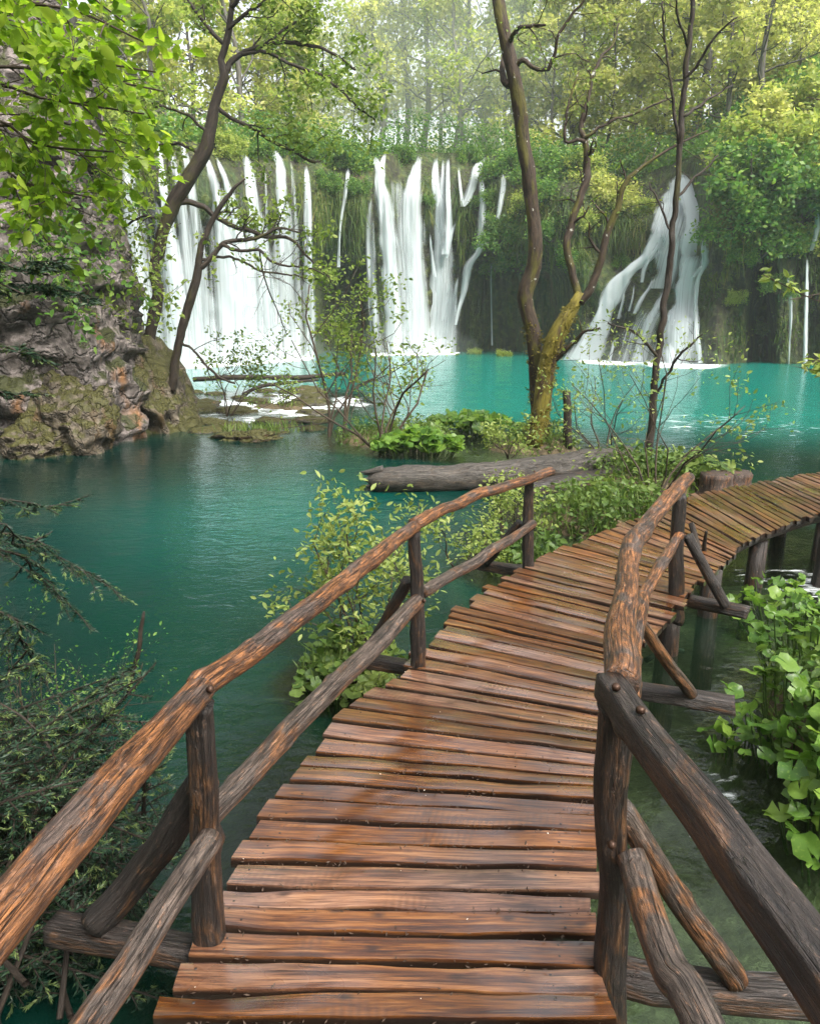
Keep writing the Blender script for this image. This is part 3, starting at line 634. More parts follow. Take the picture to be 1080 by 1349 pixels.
# ------------------------------------------------------------------ waterfalls
FALL = []
def stream(parent, pts, bulge=.35, off=.45, name='stream', veil=1.0, seed=0):
    """one strand: (px, py, width in px) from lip to foot; it clears the rock and falls free where the rock hangs over"""
    pts = np.asarray(pts, float); n = max(14, int((pts[-1, 1]-pts[0, 1])/4)); sp = spline(pts, n); nu = 13; FALL.append(sp)
    if pts[0, 0] > 740: off = .75
    Yc = faceY(sp[:, 0], sp[:, 1])-off
    Yc = np.minimum.accumulate(Yc); Yc = np.minimum(Yc, shoreY(sp[:, 0])-.15 if sp[-1, 1] > 440 else Yc+9)if False else Yc
    k = np.ones(5)/5; Yc = np.convolve(np.pad(Yc, 2, 'edge'), k, 'valid')
    u = np.linspace(-1, 1, nu)
    jag = fbm(np.stack([sp[:, 1]*.05, np.full(n, seed*3.7), np.zeros(n)], -1), 3, seed)
    W = sp[:, 2]*(1+(.55 if pts[0, 0] > 740 else .25)*jag)
    PX = sp[:, 0][:, None]+u[None]*W[:, None]*.5; PY = np.broadcast_to(sp[:, 1][:, None], PX.shape)
    mp = Yc/F; fold = fbm(np.stack([PX*.25, PY*.01, PX*0+seed], -1), 2, 3)
    Y = Yc[:, None]+(u[None]**2)*np.minimum(bulge, W*mp*.3)[:, None]-fold*.18
    V = R(PX, PY, Y)
    L = np.r_[0, np.cumsum(np.linalg.norm(np.diff(V[:, nu//2], axis=0), axis=1))]
    T = np.stack([u[None]*W[:, None]*.5*mp[:, None]+seed*2.37, np.broadcast_to(L[:, None]+seed*5.1, PX.shape), PX*0], -1)
    ends = sm(np.arange(n), -1, 5)
    e = (1-np.abs(u[None])**2.4)*ends[:, None]*veil
    g = Geo(); g.add(V.reshape(-1, 3), gridquads(n, nu), tco=T.reshape(-1, 3), rnd=e.ravel())
    return g.obj(name, M_FALL, parent)
def waterfall(label, streams, at):
    t = thing('waterfall', label, 'waterfall', P(*at)); 
    for i, s_ in enumerate(streams):
        v = 1.0
        if isinstance(s_, tuple): v, s_ = s_
        stream(t, s_, seed=int(at[0])+i*7, veil=v)
waterfall('broad white many-stranded waterfall at left, behind the two slim dark trunks', [
    [(158, 168, 10), (164, 200, 20), (172, 260, 30), (184, 340, 42), (194, 420, 54), (202, 484, 66)],
    [(208, 178, 6), (214, 230, 12), (222, 300, 22), (230, 380, 36), (238, 484, 50)],
    (.8, [(218, 172, 6), (226, 200, 10), (238, 260, 18), (246, 330, 26), (252, 400, 40), (258, 482, 54)]),
    (.85, [(238, 180, 6), (250, 230, 14), (258, 300, 22), (264, 380, 36), (270, 482, 56)]),
    [(270, 200, 8), (281, 240, 16), (292, 300, 28), (300, 380, 50), (304, 480, 80)],
    [(284, 204, 6), (298, 240, 12), (308, 290, 22), (316, 370, 46), (318, 479, 74)],
    [(316, 192, 10), (326, 225, 22), (333, 280, 34), (338, 360, 54), (342, 478, 84)],
    (.75, [(340, 300, 20), (346, 360, 44), (352, 420, 60), (354, 476, 76)]),
    [(360, 193, 7), (367, 218, 18), (370, 280, 30), (374, 370, 40), (378, 474, 54)],
    (.40, [(290, 240, 60), (296, 300, 100), (300, 400, 150), (302, 482, 190)]), (.40, [(372, 260, 30), (376, 340, 60), (380, 472, 80)]), (.40, [(205, 260, 40), (220, 340, 70), (228, 484, 90)]),
    [(403, 214, 4), (405, 260, 12), (406, 340, 15), (408, 400, 17), (409, 471, 20)],
    (.6, [(381, 200, 4), (386, 240, 8), (390, 330, 16), (394, 471, 30)]),
    (.55, [(349, 215, 3), (351, 260, 5), (352, 330, 8), (354, 440, 14)])], (300, 480))
waterfall('thin thread of water falling beside the dark cave between the left and middle falls', [
    [(459, 214, 4), (459, 224, 6), (455, 255, 6), (450, 285, 5), (447, 312, 4), (446, 352, 6)]], (448, 468))
waterfall('tall middle waterfall splitting round green mossy ribs and joining in one white foot', [
    [(491, 198, 8), (495, 212, 14), (501, 225, 18), (500, 242, 22), (505, 268, 25), (511, 312, 27), (515, 362, 28), (518, 400, 26), (521, 468, 34)],
    [(508, 200, 6), (504, 215, 8), (502, 232, 12)],
    (.62, [(492, 255, 8), (488, 280, 14), (488, 330, 20), (493, 400, 22), (498, 466, 24)]),
    [(554, 201, 8), (551, 212, 14), (545, 240, 24), (542, 270, 34), (542, 325, 40), (546, 400, 48), (546, 467, 62)],
    (.7, [(534, 240, 8), (531, 280, 12), (533, 340, 18), (538, 400, 28), (540, 467, 40)]),
    [(575, 202, 8), (573, 237, 13), (578, 275, 19), (580, 325, 21), (581, 362, 34), (580, 390, 50), (576, 430, 66), (572, 467, 78)],
    (.55, [(520, 230, 34), (522, 300, 56), (528, 380, 70), (534, 468, 92)]), (.6, [(582, 220, 22), (582, 290, 30), (582, 360, 44), (578, 468, 80)]),
    [(590, 203, 6), (590, 250, 9), (591, 300, 12), (586, 335, 14)],
    (.7, [(584, 203, 6), (583, 260, 14), (586, 310, 18)]),
    [(566, 300, 4), (568, 330, 5), (573, 365, 8)],
    [(603, 214, 3), (606, 245, 5), (609, 270, 6)], [(601, 290, 4), (594, 310, 7), (588, 340, 10)],
    [(643, 202, 6), (637, 210, 12), (629, 220, 15), (622, 245, 18), (616, 262, 18), (609, 272, 10)],
    (.85, [(633, 222, 6), (635, 262, 14), (635, 300, 15), (631, 330, 13), (618, 350, 15), (611, 385, 11), (604, 410, 8), (600, 428, 6)]),
    (.85, [(660, 222, 4), (663, 240, 10), (660, 262, 11), (655, 290, 9)]),
    [(604, 360, 4), (600, 385, 6), (599, 420, 6)]], (560, 466))
waterfall('hair-thin trickle dripping down the dark overhang right of the middle falls', [
    [(650, 340, 6), (647, 352, 4), (647, 400, 2.6), (648, 455, 3)]], (648, 466))
waterfall('stepped waterfall at right sliding over a bulging mossy mound in two white branches', [
    (1.35, [(899, 226, 26), (897, 250, 44), (884, 285, 54), (870, 315, 30), (855, 336, 26), (838, 350, 30), (816, 370, 34), (799, 405, 26), (784, 440, 36), (768, 474, 62)]),
    (1.35, [(896, 226, 14), (912, 262, 34), (914, 294, 42), (908, 330, 32), (903, 367, 28), (899, 403, 38), (900, 440, 46), (900, 479, 60)]),
    (.8, [(898, 228, 30), (900, 270, 76), (890, 310, 64), (880, 345, 46), (872, 380, 52)]), (.6, [(868, 400, 50), (850, 430, 60), (835, 477, 80)]), [(918, 330, 26), (910, 350, 34), (905, 372, 34), (902, 410, 44), (900, 479, 70)],
    (.9, [(880, 300, 6), (868, 322, 14), (850, 350, 10), (845, 372, 8)]), (.9, [(925, 310, 6), (928, 345, 14), (918, 372, 10), (916, 420, 9), (922, 478, 14)]), (.8, [(888, 395, 8), (880, 425, 14), (872, 450, 12), (868, 478, 18)]),
    (.9, [(895, 300, 8), (890, 335, 14), (884, 367, 13), (870, 395, 14), (856, 420, 16), (846, 445, 16), (840, 476, 20)]),
    (.85, [(861, 352, 4), (857, 375, 6), (846, 392, 8), (836, 413, 8)]),
    (.8, [(930, 345, 6), (922, 352, 10), (912, 365, 12)]),
    (.7, [(822, 370, 4), (820, 395, 5), (814, 420, 6)]), (.7, [(836, 368, 3), (833, 392, 4), (828, 410, 5)]),
    (.8, [(812, 440, 5), (806, 460, 8), (802, 477, 10)])], (870, 478))
waterfall('slender ribbon of water dropping from the mossy rock at the far right edge', [
    [(1063, 335, 5), (1062, 380, 6), (1061, 421, 7), (1060, 481, 9)],
    (.8, [(1036, 350, 6), (1039, 380, 6), (1041, 410, 6), (1038, 480, 4)]),
    (.8, [(1075, 270, 8), (1076, 300, 9), (1068, 330, 6)])], (1055, 481))

aa = np.linspace(math.radians(-232), math.radians(46), 90); rg = np.array([15., 19, 24, 32, 44]); zg = np.array([-1.5, 8, 17, 27, 34])  # unseen bank added behind and beside the camera to block sky light
AA, RG = np.meshgrid(aa, rg); Z_ = zg[:, None]*np.interp(aa, np.radians([-232, -215, -190, 0, 25, 46]), [.0, .35, 1, 1, .3, .0])[None]-1.2
Vh = np.stack([np.cos(AA)*(RG+5*(np.abs(np.cos(AA)) > .75)), np.sin(AA)*RG, Z_+fbm(np.stack([AA*4, RG*.2, AA*0], -1), 3, 91)*.8*(RG > 16)], -1)
g = Geo(); g.add(Vh.reshape(-1, 3), gridquads(*AA.shape)); tag(g.obj('sky_blocker_hill', M_FLOOR), kind='structure')

# hanging moss and grass curtains on the cliff
g = Geo(); N = 60000
px = RNG.uniform(60, 1300, N); t = RNG.beta(2.0, 1.6, N); yb = np.interp(px, SHORE_PX, SHORE_PY); yt = np.interp(px, SHORE_PX, TOP_PY); py = yb*(1-t)+yt*t
dens = fbm(np.stack([px*.03, py*.018, px*0], -1), 3, 51); keep = (dens+RNG.normal(size=N)*.18+.25*(t > .6)-1.3*cave(px)*(t < .55) > .10)
FA = np.vstack(FALL)
for c0 in range(0, N, 4000): keep[c0:c0+4000] &= np.min(np.abs(px[c0:c0+4000, None]-FA[None, :, 0])/np.maximum(FA[None, :, 2], 4)+np.abs(py[c0:c0+4000, None]+14-FA[None, :, 1])/22., 1) > .62
px, py, t, dens = px[keep], py[keep], t[keep], dens[keep]
pos = face(px, py, .05); col = .45+.6*fbm(np.stack([px*.02, py*.012, px*0+5], -1), 3, 53)
kb = RNG.random(len(pos)) < .5
blades(g, pos[kb], RNG.uniform(.3, .95, kb.sum())*(.6+.8*(t[kb] > .45)), RNG.uniform(.03, .10, kb.sum()), RNG, np.array([0, -.45, -.75]), np.array([0, -.0, -1.]), col[kb])
k = RNG.random(len(pos)) < .75; pl = np.repeat(pos[k], 4, 0)+RNG.normal(size=(4*k.sum(), 3))*.20
leaves(g, pl, RNG.uniform(.07, .17, len(pl)), RNG, .35, .5, .6, False, rnd=np.repeat(col[k], 4))
tag(g.obj('hanging_moss', L_MOSS), kind='stuff')
# low greenery along the cliff edge and the ground behind
g = Geo(); N = 52000
px = RNG.uniform(60, 1300, N); ds = RNG.uniform(0, 1, N)**2*22; idx = np.clip(np.interp(px, cpx, np.arange(len(cpx))).astype(int), 0, len(cpx)-1)
dl = np.array([0, 1.0, 2.5, 5, 9, 14, 20, 28]); k = np.clip(np.searchsorted(dl, ds, 'right')-1, 0, 6); f = ((ds-dl[k])/(dl[k+1]-dl[k]))[:, None]
pos = V2[k, idx]*(1-f)+V2[k+1, idx]*f; pos[:, 2] += RNG.random(N)**1.6*(.7+2.2*np.clip(fbm(pos*.3, 2, 62)+.4, 0, 1))
leaves(g, pos, RNG.uniform(.14, .3, N), RNG, .5, 0., .6, False, rnd=.4+.5*fbm(pos*.35, 3, 61))
tag(g.obj('undergrowth', L_BUSH), kind='stuff')

# ------------------------------------------------------------------ rocks, logs, stumps
def blob(name, c, r, mat, seed, amp=.3, freq=1.3, n=(56, 84), shear=(0, 0), parent=None, squash=1.0):
    th, ph = np.meshgrid(np.linspace(.001, math.pi-.001, n[0]), np.linspace(0, 2*math.pi, n[1], endpoint=False), indexing='ij')
    d = np.stack([np.sin(th)*np.cos(ph), np.sin(th)*np.sin(ph), np.cos(th)], -1)
    q = d*freq+seed*9.1
    k = 1+amp*fbm(q, 3, seed)+amp*.55*fbm(q*2.3, 4, seed+7, True)-amp*.2
    d2 = np.sign(d)*np.abs(d)**squash
    V = d2*k[..., None]*np.array(r); V[..., 0] += V[..., 2]*shear[0]; V[..., 1] += V[..., 2]*shear[1]
    i = np.arange(n[0]-1)[:, None]*n[1]; j = np.arange(n[1])[None]; j2 = (j+1) % n[1]
    Q = np.stack([i+j, i+n[1]+j, i+n[1]+j2, i+j2], -1).reshape(-1, 4)
    g = Geo(); g.add(V.reshape(-1, 3)+np.array(c), Q); return g.obj(name, mat, parent)

path = spline([(-22, 5, 0), (-15, 8.6, 0), (-10.5, 11.2, 0), (-7.9, 12.6, 0), (-6.55, 13.3, 0), (-6.0, 14.3, 0), (-6.35, 15.6, 0), (-8.0, 18, 0), (-11, 22, 0), (-15, 27, 0), (-22, 30, 0)], 300)
tn = nrm(np.gradient(path, axis=0)); nr = np.stack([tn[:, 1], -tn[:, 0], tn[:, 0]*0], -1)
hz = np.r_[np.linspace(-1.5, 8.6, 130)]
A_, B_ = np.meshgrid(np.arange(300), hz)
base = path[A_]; lean = np.interp(B_, [-1.5, .2, 1.5, 3.2, 5.5, 8.6], [.25, .15, -.05, .10, -.15, -.6])
q = np.stack([base[..., 0], base[..., 1], B_], -1)
dsp = .55*fbm(q*.55, 5, 71, True)+.30*fbm(q*1.5, 4, 73, True)+.12*fbm(q*4.5, 4, 75)+np.round(fbm(q*np.array([.8, .8, .6]), 2, 77)*3)/3*.35
Vr = base+nr[A_]*(dsp+lean)[..., None]; Vr[..., 2] = B_+.25*fbm(q*.9, 3, 79)
back = Vr[-1]-nr*3.; back[:, 2] += .9
back2 = Vr[-1]-nr*9.; back2[:, 2] += 2.
Vr = np.concatenate([Vr, back[None], back2[None]])
g = Geo(); g.add(Vr.reshape(-1, 3), gridquads(Vr.shape[0], 300))
tag(g.obj('limestone_cliff', M_ROCK), 'pinkish grey limestone rock face with brown stains rising from the pool at the left edge', 'cliff')
tag(blob('boulder', R(190, 530, 16.2)+np.array([-.25, 0, .1]), (1.25, 1.5, 1.55), M_MOSSROCK, 4, .34, 1.2, (80, 120), (-.42, 0), None, .9), 'large leaning boulder under brown moss at the foot of the two slim trunks', 'boulder')
for c, r, sd, lab in (((95, 560, 13.2), (.75, .7, .85), 11, 'rounded moss-covered rock against the pinkish rock face, larger one at the waterline'),
                      ((48, 585, 12.7), (.5, .5, .45), 12, 'small mossy rock at the waterline below the pinkish rock face, nearest the left edge'),
                      ((150, 560, 14.6), (.55, .5, .6), 13, 'dark mossy rock in the gap between the rock face and the leaning boulder')):
    tag(blob('rock', R(*c), r, M_MOSSROCK, sd, .38, 1.5), lab, 'rock', 'rocks at the foot of the rock face')
rr = random.Random(5)
for k in range(34):
    x, y = P(rr.uniform(255, 420), rr.uniform(515, 570))[:2]
    s_ = rr.uniform(.16, .42)*(y/18)
    tag(blob('rock', (x, y, -.03), (s_*1.3, s_, s_*.42), M_SHOAL, 20+k, .4, 1.6, (22, 32)), 'low wet mossy stone breaking the white rapids between the boulder and the leafy shrub', 'rock', 'stones in the rapids')
def px_path(pts): return np.array([R(a, b, c) for a, b, c, *_ in pts])
def px_tube(g, pts, sides=10, rough=.1, seed=0, n=None, cap=True, jit=0.):
    """a limb from (px, py, distance, radius in px)"""
    W = np.column_stack([px_path(pts), [p[3]*mpp(p[2]) for p in pts]])
    n = n or max(6, int(np.linalg.norm(np.diff(W[:, :3], axis=0), axis=1).sum()/max(.05, W[:, 3].mean()*1.5))); n = min(n, 120)
    sp = spline(W, n); c = sp[:, :3].copy()
    if jit:
        t = np.linspace(0, 1, n)*n*.35
        for k in range(3): c[1:-1, k] += (fbm(np.stack([t, t*0+seed*1.7+k*9, t*0], -1), 2, seed)*jit)[1:-1]
    tube(g, c, np.maximum(sp[:, 3], .002), sides, rough=rough, seed=seed, cap=cap); return c, sp[:, 3]

lg = thing('fallen_log', 'long grey fallen log lying across the shallows behind the left handrail', 'log', P(660, 640))
g = Geo(); px_tube(g, [(486, 636, 9.9, 7), (497, 633, 9.9, 15), (540, 631, 9.9, 18), (600, 629, 10.0, 18), (700, 621, 10.2, 18), (790, 609, 10.6, 17), (832, 602, 10.9, 14)], 26, .34, 61, 90); 
for k in range(9): px_tube(g, [(505, 618+k*3.6, 9.9+(k % 3)*.06-.05, 5), (488+(k*7) % 9, 621+k*3.2, 9.86+(k % 3)*.06, 3.2), (474+(k*5) % 13, 622+k*2.9, 9.84+(k % 3)*.06, .8)], 7, .3, 160+k, 10)
g.obj('trunk', M_DEADLOG, lg)
g = Geo(); px_tube(g, [(690, 648, 9.8, 13), (760, 636, 10.0, 15), (842, 622, 10.4, 15)], 18, .2, 62, 40)
tag(g.obj('fallen_log', M_BEAM), 'shorter dark wet log lying in front of the right end of the long grey log', 'log')
def stump(px, py, Y, r, h, label, sd):
    c = R(px, py, Y); g = Geo(); n = 26
    zs = np.linspace(-.35, h, 12); tube(g, [[c[0], c[1], c[2]+z] for z in zs], r*(1.22-.25*sm(zs, -.2, h*.6)), n, rough=.5, seed=sd)
    tag(g.obj('tree_stump', M_STUMP), label, 'stump')
stump(941, 645, 9.6, .22, .22, 'rotten tree stump beside the planks, left one of the pair, with a pale torn root', 81)
stump(968, 640, 9.9, .22, .20, 'round sawn tree stump beside the planks, right one of the pair', 82)

# ------------------------------------------------------------------ trees drawn limb by limb
def hand_tree(name, label, cat, Y, trunk, branches, bark, leaf=None, twigs=(3, .5, 1), lsize=.07, nleaf=3, seed=1, twig_r=.006, bsides=8, lev=1, leafmat_r=.12, trunk_mat=None, tw_up=.3, tscale=1., cushion=0, cush_to=1.):
    r_ = np.random.default_rng(seed)
    base = R(trunk[0][0], trunk[0][1], Y); t = thing(name, label, cat, base)
    def full(pts, dy): return [(p[0], p[1], Y+(p[3] if len(p) > 3 else dy*k/max(1, len(pts)-1)), p[2]) for k, p in enumerate(pts)]
    trunk = [(a, b, c*tscale) for a, b, c in trunk]; g = Geo(); tc, tr_ = px_tube(g, full(trunk, 0.), 18, .26, seed, jit=.035); g.obj('trunk', trunk_mat or bark, t)
    ends = []
    if cushion:
        n = int(cushion); i = (r_.random(n)**1.3*(len(tc)-1)*cush_to).astype(int); dv = nrm(r_.normal(size=(n, 3))+np.array([-.2, -.2, .35])); q = tc[i]+dv*tr_[i][:, None]*r_.uniform(.9, 1.15, n)[:, None]
        clump = fbm(q*3.2, 3, seed) > -.12; q, dv = q[clump], dv[clump]; g = Geo(); leaves(g, np.repeat(q, 3, 0)+r_.normal(size=(3*len(q), 3))*.02, r_.uniform(.03, .075, 3*len(q)), r_, .3, .2, .45, False, axis=np.repeat(dv, 3, 0)*.6); g.obj('moss', L_CUSH, t)
    for k, b in enumerate(branches):
        g = Geo(); c, rad = px_tube(g, full([(p[0], p[1], p[2]*tscale) for p in b], r_.uniform(-.9, .9)), bsides, .12, seed+k, jit=.03)
        L = np.linalg.norm(np.diff(c, axis=0), axis=1).sum(); m = int(L*twigs[0])+1
        for j in range(m):
            i = int((.25+.75*(j+r_.random())/m)*(len(c)-1)); i = min(i, len(c)-2)
            d = nrm(c[i+1]-c[i]); s_ = r_.normal(size=3)+np.array([0, 0, tw_up]); s_ = nrm(s_-d*np.dot(s_, d))
            grow(g, ends, c[i], d*.6+s_*.8, twigs[1]*r_.uniform(.5, 1.2), max(rad[i]*.45, twig_r), lev, r_, twigs[2]+1, .25, .04, .7, 5, .6)
        g.obj('branch', bark, t)
    if leaf and ends:
        E = np.array([e[0] for e in ends]); E = E[r_.random(len(E)) < .8]; E = np.repeat(E, nleaf, 0)+r_.normal(size=(len(E)*nleaf, 3))*leafmat_r
        g = Geo(); leaves(g, E, lsize*r_.uniform(.6, 1.3, len(E)), r_, .5, .3, .55); g.obj('crown', leaf, t)
    return t
t1 = hand_tree('tree', 'tallest crooked mossy trunk flecked with pale lichen, rising from the islet behind the long log', 'tree', 13.4,
    [(712, 606, 24), (711, 575, 17), (710, 540, 13.5), (706, 480, 12.5), (698, 425, 12.5), (692, 385, 12.5), (703, 350, 12), (706, 310, 11.5), (699, 260, 11), (692, 210, 10.5), (684, 150, 10.5), (676, 100, 10), (664, 50, 9.5), (657, 0, 9), (646, -90, 8), (655, -250, 6), (640, -420, 4)],
    [[(676, 88, 5), (690, 80, 3.5), (706, 90, 3), (722, 90, 3), (730, 70, 2.5), (737, 45, 2.2), (752, 20, 2), (775, -10, 1.5), (790, -60, 1)],
     [(668, 60, 4), (680, 40, 3), (700, 33, 2.4), (718, 33, 1.5)], [(671, 112, 6), (662, 104, 5), (663, 84, 4), (666, 70, 3)],
     [(648, -80, 5), (690, -160, 4), (740, -230, 2.5)], [(650, -150, 5), (600, -230, 3.5), (560, -290, 2)], [(652, -280, 4), (690, -360, 2.5)]],
    M_BARKM, L_SPRING, (2, .7, 2), .06, 2, 101, tscale=.80, cushion=700, cush_to=.22)
t2 = hand_tree('tree', 'leaning forked tree wrapped in thick yellow moss, right of the tallest mossy trunk', 'tree', 13.0,
    [(702, 588, 22), (712, 540, 19), (720, 490, 18), (730, 450, 19), (744, 420, 17), (758, 398, 12), (764, 385, 9)],
    [[(762, 398, 9), (755, 365, 8), (746, 328, 7.5), (753, 292, 7.5), (768, 250, 7.5), (773, 225, 7.5), (770, 185, 6), (766, 165, 5), (776, 125, 4), (781, 100, 3.5), (791, 75, 3), (806, 58, 2), (815, 30, 1.5)],
     [(771, 187, 4), (760, 184, 3.5), (746, 184, 3), (746, 150, 2.6), (756, 115, 2.2), (762, 95, 1.6)], [(770, 183, 3.4), (786, 170, 3), (810, 158, 2.6), (845, 145, 2.2), (885, 128, 1.5)],
     [(763, 400, 10), (780, 375, 8), (790, 345, 8), (800, 305, 7.5), (815, 270, 6.5), (820, 250, 5.5), (838, 226, 4), (862, 208, 3), (892, 190, 2.2), (932, 172, 1.5)],
     [(722, 480, 6), (745, 462, 5), (765, 440, 3), (790, 432, 2)]],
    M_BARKM, L_SPRING, (2.2, .6, 1), .06, 2, 102, trunk_mat=M_BARKMM, tscale=.62, cushion=1500, cush_to=.95)
t3 = hand_tree('sapling', 'thin dark straight sapling standing by the plants just left of the curved boardwalk', 'tree', 10.9,
    [(853, 636, 7), (858, 560, 6.2), (866, 470, 5.8), (877, 385, 5.4), (885, 310, 5), (891, 240, 4.8), (897, 150, 4.4), (905, 80, 3.8), (911, 0, 3.4), (914, -120, 2.6), (916, -260, 1.6)],
    [[(902, 105, 2.5), (925, 75, 2), (945, 45, 1.6), (972, 22, 1)], [(897, 155, 2.5), (920, 140, 2), (945, 122, 1.5), (965, 112, 1)], [(894, 190, 2.6), (884, 120, 2.2), (876, 55, 1.8), (872, 0, 1.2)],
     [(889, 262, 2.4), (915, 235, 2), (945, 205, 1.2)], [(905, 60, 2), (892, 20, 1.6), (880, -30, 1)], [(885, 310, 2), (868, 268, 1.6), (855, 240, 1)], [(866, 470, 2.5), (840, 440, 2), (800, 425, 1.2)], [(861, 520, 2.4), (895, 470, 2), (925, 440, 1.2)]],
    M_BARKD, L_SPRING, (3, .5, 1), .05, 1, 103, twig_r=.004, tscale=.82)
t4 = hand_tree('tree', 'slim dark tree on the leaning boulder, bending right in front of the left waterfall', 'tree', 16.5,
    [(193, 500, 12), (197, 470, 10.5), (201, 430, 10.5), (205, 405, 11), (209, 386, 10.5), (202, 355, 10), (208, 332, 10), (218, 300, 11), (228, 268, 12), (248, 234, 12), (266, 203, 11), (277, 172, 10), (285, 135, 9), (296, 100, 8), (290, 82, 6), (297, 60, 5.5), (303, 20, 5), (312, -60, 4), (318, -150, 2.5)],
    [[(293, 106, 6), (305, 82, 5), (318, 72, 4.2), (350, 58, 3.6), (390, 57, 3), (430, 66, 2.5), (468, 92, 1.8)], [(286, 142, 4), (305, 155, 3.4), (330, 168, 3.2), (362, 188, 3), (416, 214, 2.4)],
     [(320, 72, 3), (345, 68, 2.8), (378, 82, 2.6), (425, 100, 2.4), (455, 125, 2), (472, 142, 1.8), (496, 160, 1.4)],
     [(222, 274, 6), (238, 266, 5.4), (258, 268, 5), (282, 284, 4.6), (308, 298, 4.2), (330, 302, 4), (350, 312, 3.6), (380, 314, 2.6), (405, 338, 2), (440, 372, 1.2)],
     [(300, 40, 3.5), (335, 10, 3), (380, -15, 2.2)], [(297, 60, 3.5), (270, 30, 3), (240, -10, 2.2)], [(305, 10, 3.5), (350, -50, 2.4)], [(350, 58, 2.5), (380, 35, 2), (410, 10, 1.5)],
     [(266, 205, 3), (235, 190, 2.4), (200, 195, 1.8), (170, 215, 1.2)], [(222, 290, 3), (190, 285, 2.4), (165, 300, 1.8), (150, 325, 1.2)], [(276, 176, 3), (245, 150, 2.4), (205, 140, 1.8), (170, 150, 1.2)]],
    M_BARKD, L_SPRING, (3.2, .8, 2), .12, 5, 104, .005, tscale=.70)
t5 = hand_tree('tree', 'bare dark slanting trunk with crooked leafless branches reaching right across the left waterfall', 'tree', 15.8,
    [(226, 515, 8.5), (229, 500, 8), (237, 445, 8), (250, 397, 7.5), (261, 358, 7), (266, 328, 5.4), (274, 303, 5), (290, 273, 4.4), (303, 255, 3.4), (323, 235, 1.8)],
    [[(260, 356, 5.5), (270, 348, 4.8), (282, 335, 4.4), (292, 322, 4.2), (306, 318, 3.8), (330, 315, 3.2), (350, 310, 2.8), (372, 300, 2.2), (395, 306, 1.4)],
     [(292, 322, 3.4), (306, 328, 3), (320, 331, 2.8), (342, 330, 2.6), (355, 342, 2.2), (378, 350, 1.9), (405, 353, 1.4), (428, 362, 1)], [(266, 342, 2.8), (290, 338, 2.4), (318, 344, 2.2), (345, 356, 2), (378, 362, 1.6), (420, 368, 1.1)],
     [(238, 452, 2.6), (255, 462, 2.4), (285, 494, 2.4), (310, 505, 1.8)], [(342, 330, 1.6), (350, 370, 1.4), (365, 410, 1.1), (378, 440, .8)]],
    M_BARKD, None, (3, .75, 2), .06, 0, 105, .004, tscale=.70)

# ------------------------------------------------------------------ shrubs and undergrowth near the water
def shrub(name, label, cat, base, stems, leaf, lsize, nleaf, seed, height, r=.012, lev=2, lean=.35, kids=4, jit=.05, bark=None, group=None, leafprob=.9, asp=.5, spread=.75):
    r_ = np.random.default_rng(seed); t = thing(name, label, cat, base, group); g = Geo(); ends = []
    for k in range(stems):
        a = r_.uniform(0, 6.28); d = np.array([math.cos(a)*lean, math.sin(a)*lean, 1])
        grow(g, ends, np.array(base)+np.array([math.cos(a), math.sin(a), 0])*.05*height-np.array([0, 0, .05]), d, height*r_.uniform(.6, 1.0), r*r_.uniform(.7, 1.2), lev, r_, kids, .20, .05, spread, 6, .55)
    g.obj('stems', bark or M_TWIG, t)
    if nleaf:
        E = np.array([e[0] for e in ends]); D = np.array([e[1] for e in ends]); k = r_.random(len(E)) < leafprob; E, D = E[k], D[k]
        E = np.repeat(E, nleaf, 0)+r_.normal(size=(len(E)*nleaf, 3))*jit; D = np.repeat(D, nleaf, 0)
        g = Geo(); leaves(g, E, lsize*r_.uniform(.55, 1.25, len(E)), r_, .45, .15, asp, axis=D*.5); g.obj('foliage', leaf, t)
    return t
shrub('shrub', 'bushy yellow-green shrub growing in the water just left of the second left railing post', 'shrub', P(492, 872, .02), 7, L_YELLOW, .055, 3, 201, 1.15, .011, 2, .30, 5, .05, asp=.42, spread=.65)
shrub('shrub', 'airy yellow-green shrub behind the last left railing post and its end of the handrail', 'shrub', P(690, 740, .02)+np.array([-.1, .6, 0]), 5, L_YELLOW, .05, 2, 202, .8, .010, 2, .4, 5, .05)
shrub('shrub', 'small pale shrub under the middle of the left handrail, between the second and last posts', 'shrub', P(612, 770, .02)+np.array([0, .5, 0]), 4, L_YELLOW, .05, 3, 203, .7, .010, 2, .5, 4, .05)
shrub('shrub', 'slender leafy shrub with yellow-green crown on the islet in front of the middle cave', 'shrub', P(444, 572, .05), 5, L_SPRING, .10, 3, 204, 3.3, .032, 3, .20, 4, .10)
shrub('shrub', 'bare many-stemmed shrub with sparse twigs on the islet left of the round-leaved plants', 'shrub', P(503, 590, .05), 7, L_SPRING, .07, 1, 205, 2.5, .026, 2, .5, 4, .05, leafprob=.3)
shrub('shrub', 'twiggy shrub with scattered young leaves in front of the thin dark sapling', 'shrub', P(868, 655, .1)+np.array([0, .2, 0]), 7, L_YELLOW, .065, 2, 206, 2.1, .014, 2, .42, 4, .05, leafprob=.6)
shrub('shrub', 'small open shrub with pale leaves between the leaning mossy tree and the thin sapling', 'shrub', P(795, 600, .1), 5, L_YELLOW, .07, 2, 207, 1.9, .014, 2, .5, 4, .05, leafprob=.6)
shrub('shrub', 'low leafy sprigs growing round the base of the tallest mossy trunk', 'shrub', P(670, 600, .1), 5, L_YELLOW, .07, 2, 208, .8, .012, 2, .6, 4, .06)
shrub('shrub', 'low pale green shrub leaning over the rapids below the left waterfall', 'shrub', P(300, 545, .1), 5, L_PALE, .10, 3, 209, 1.9, .018, 2, .6, 4, .08)
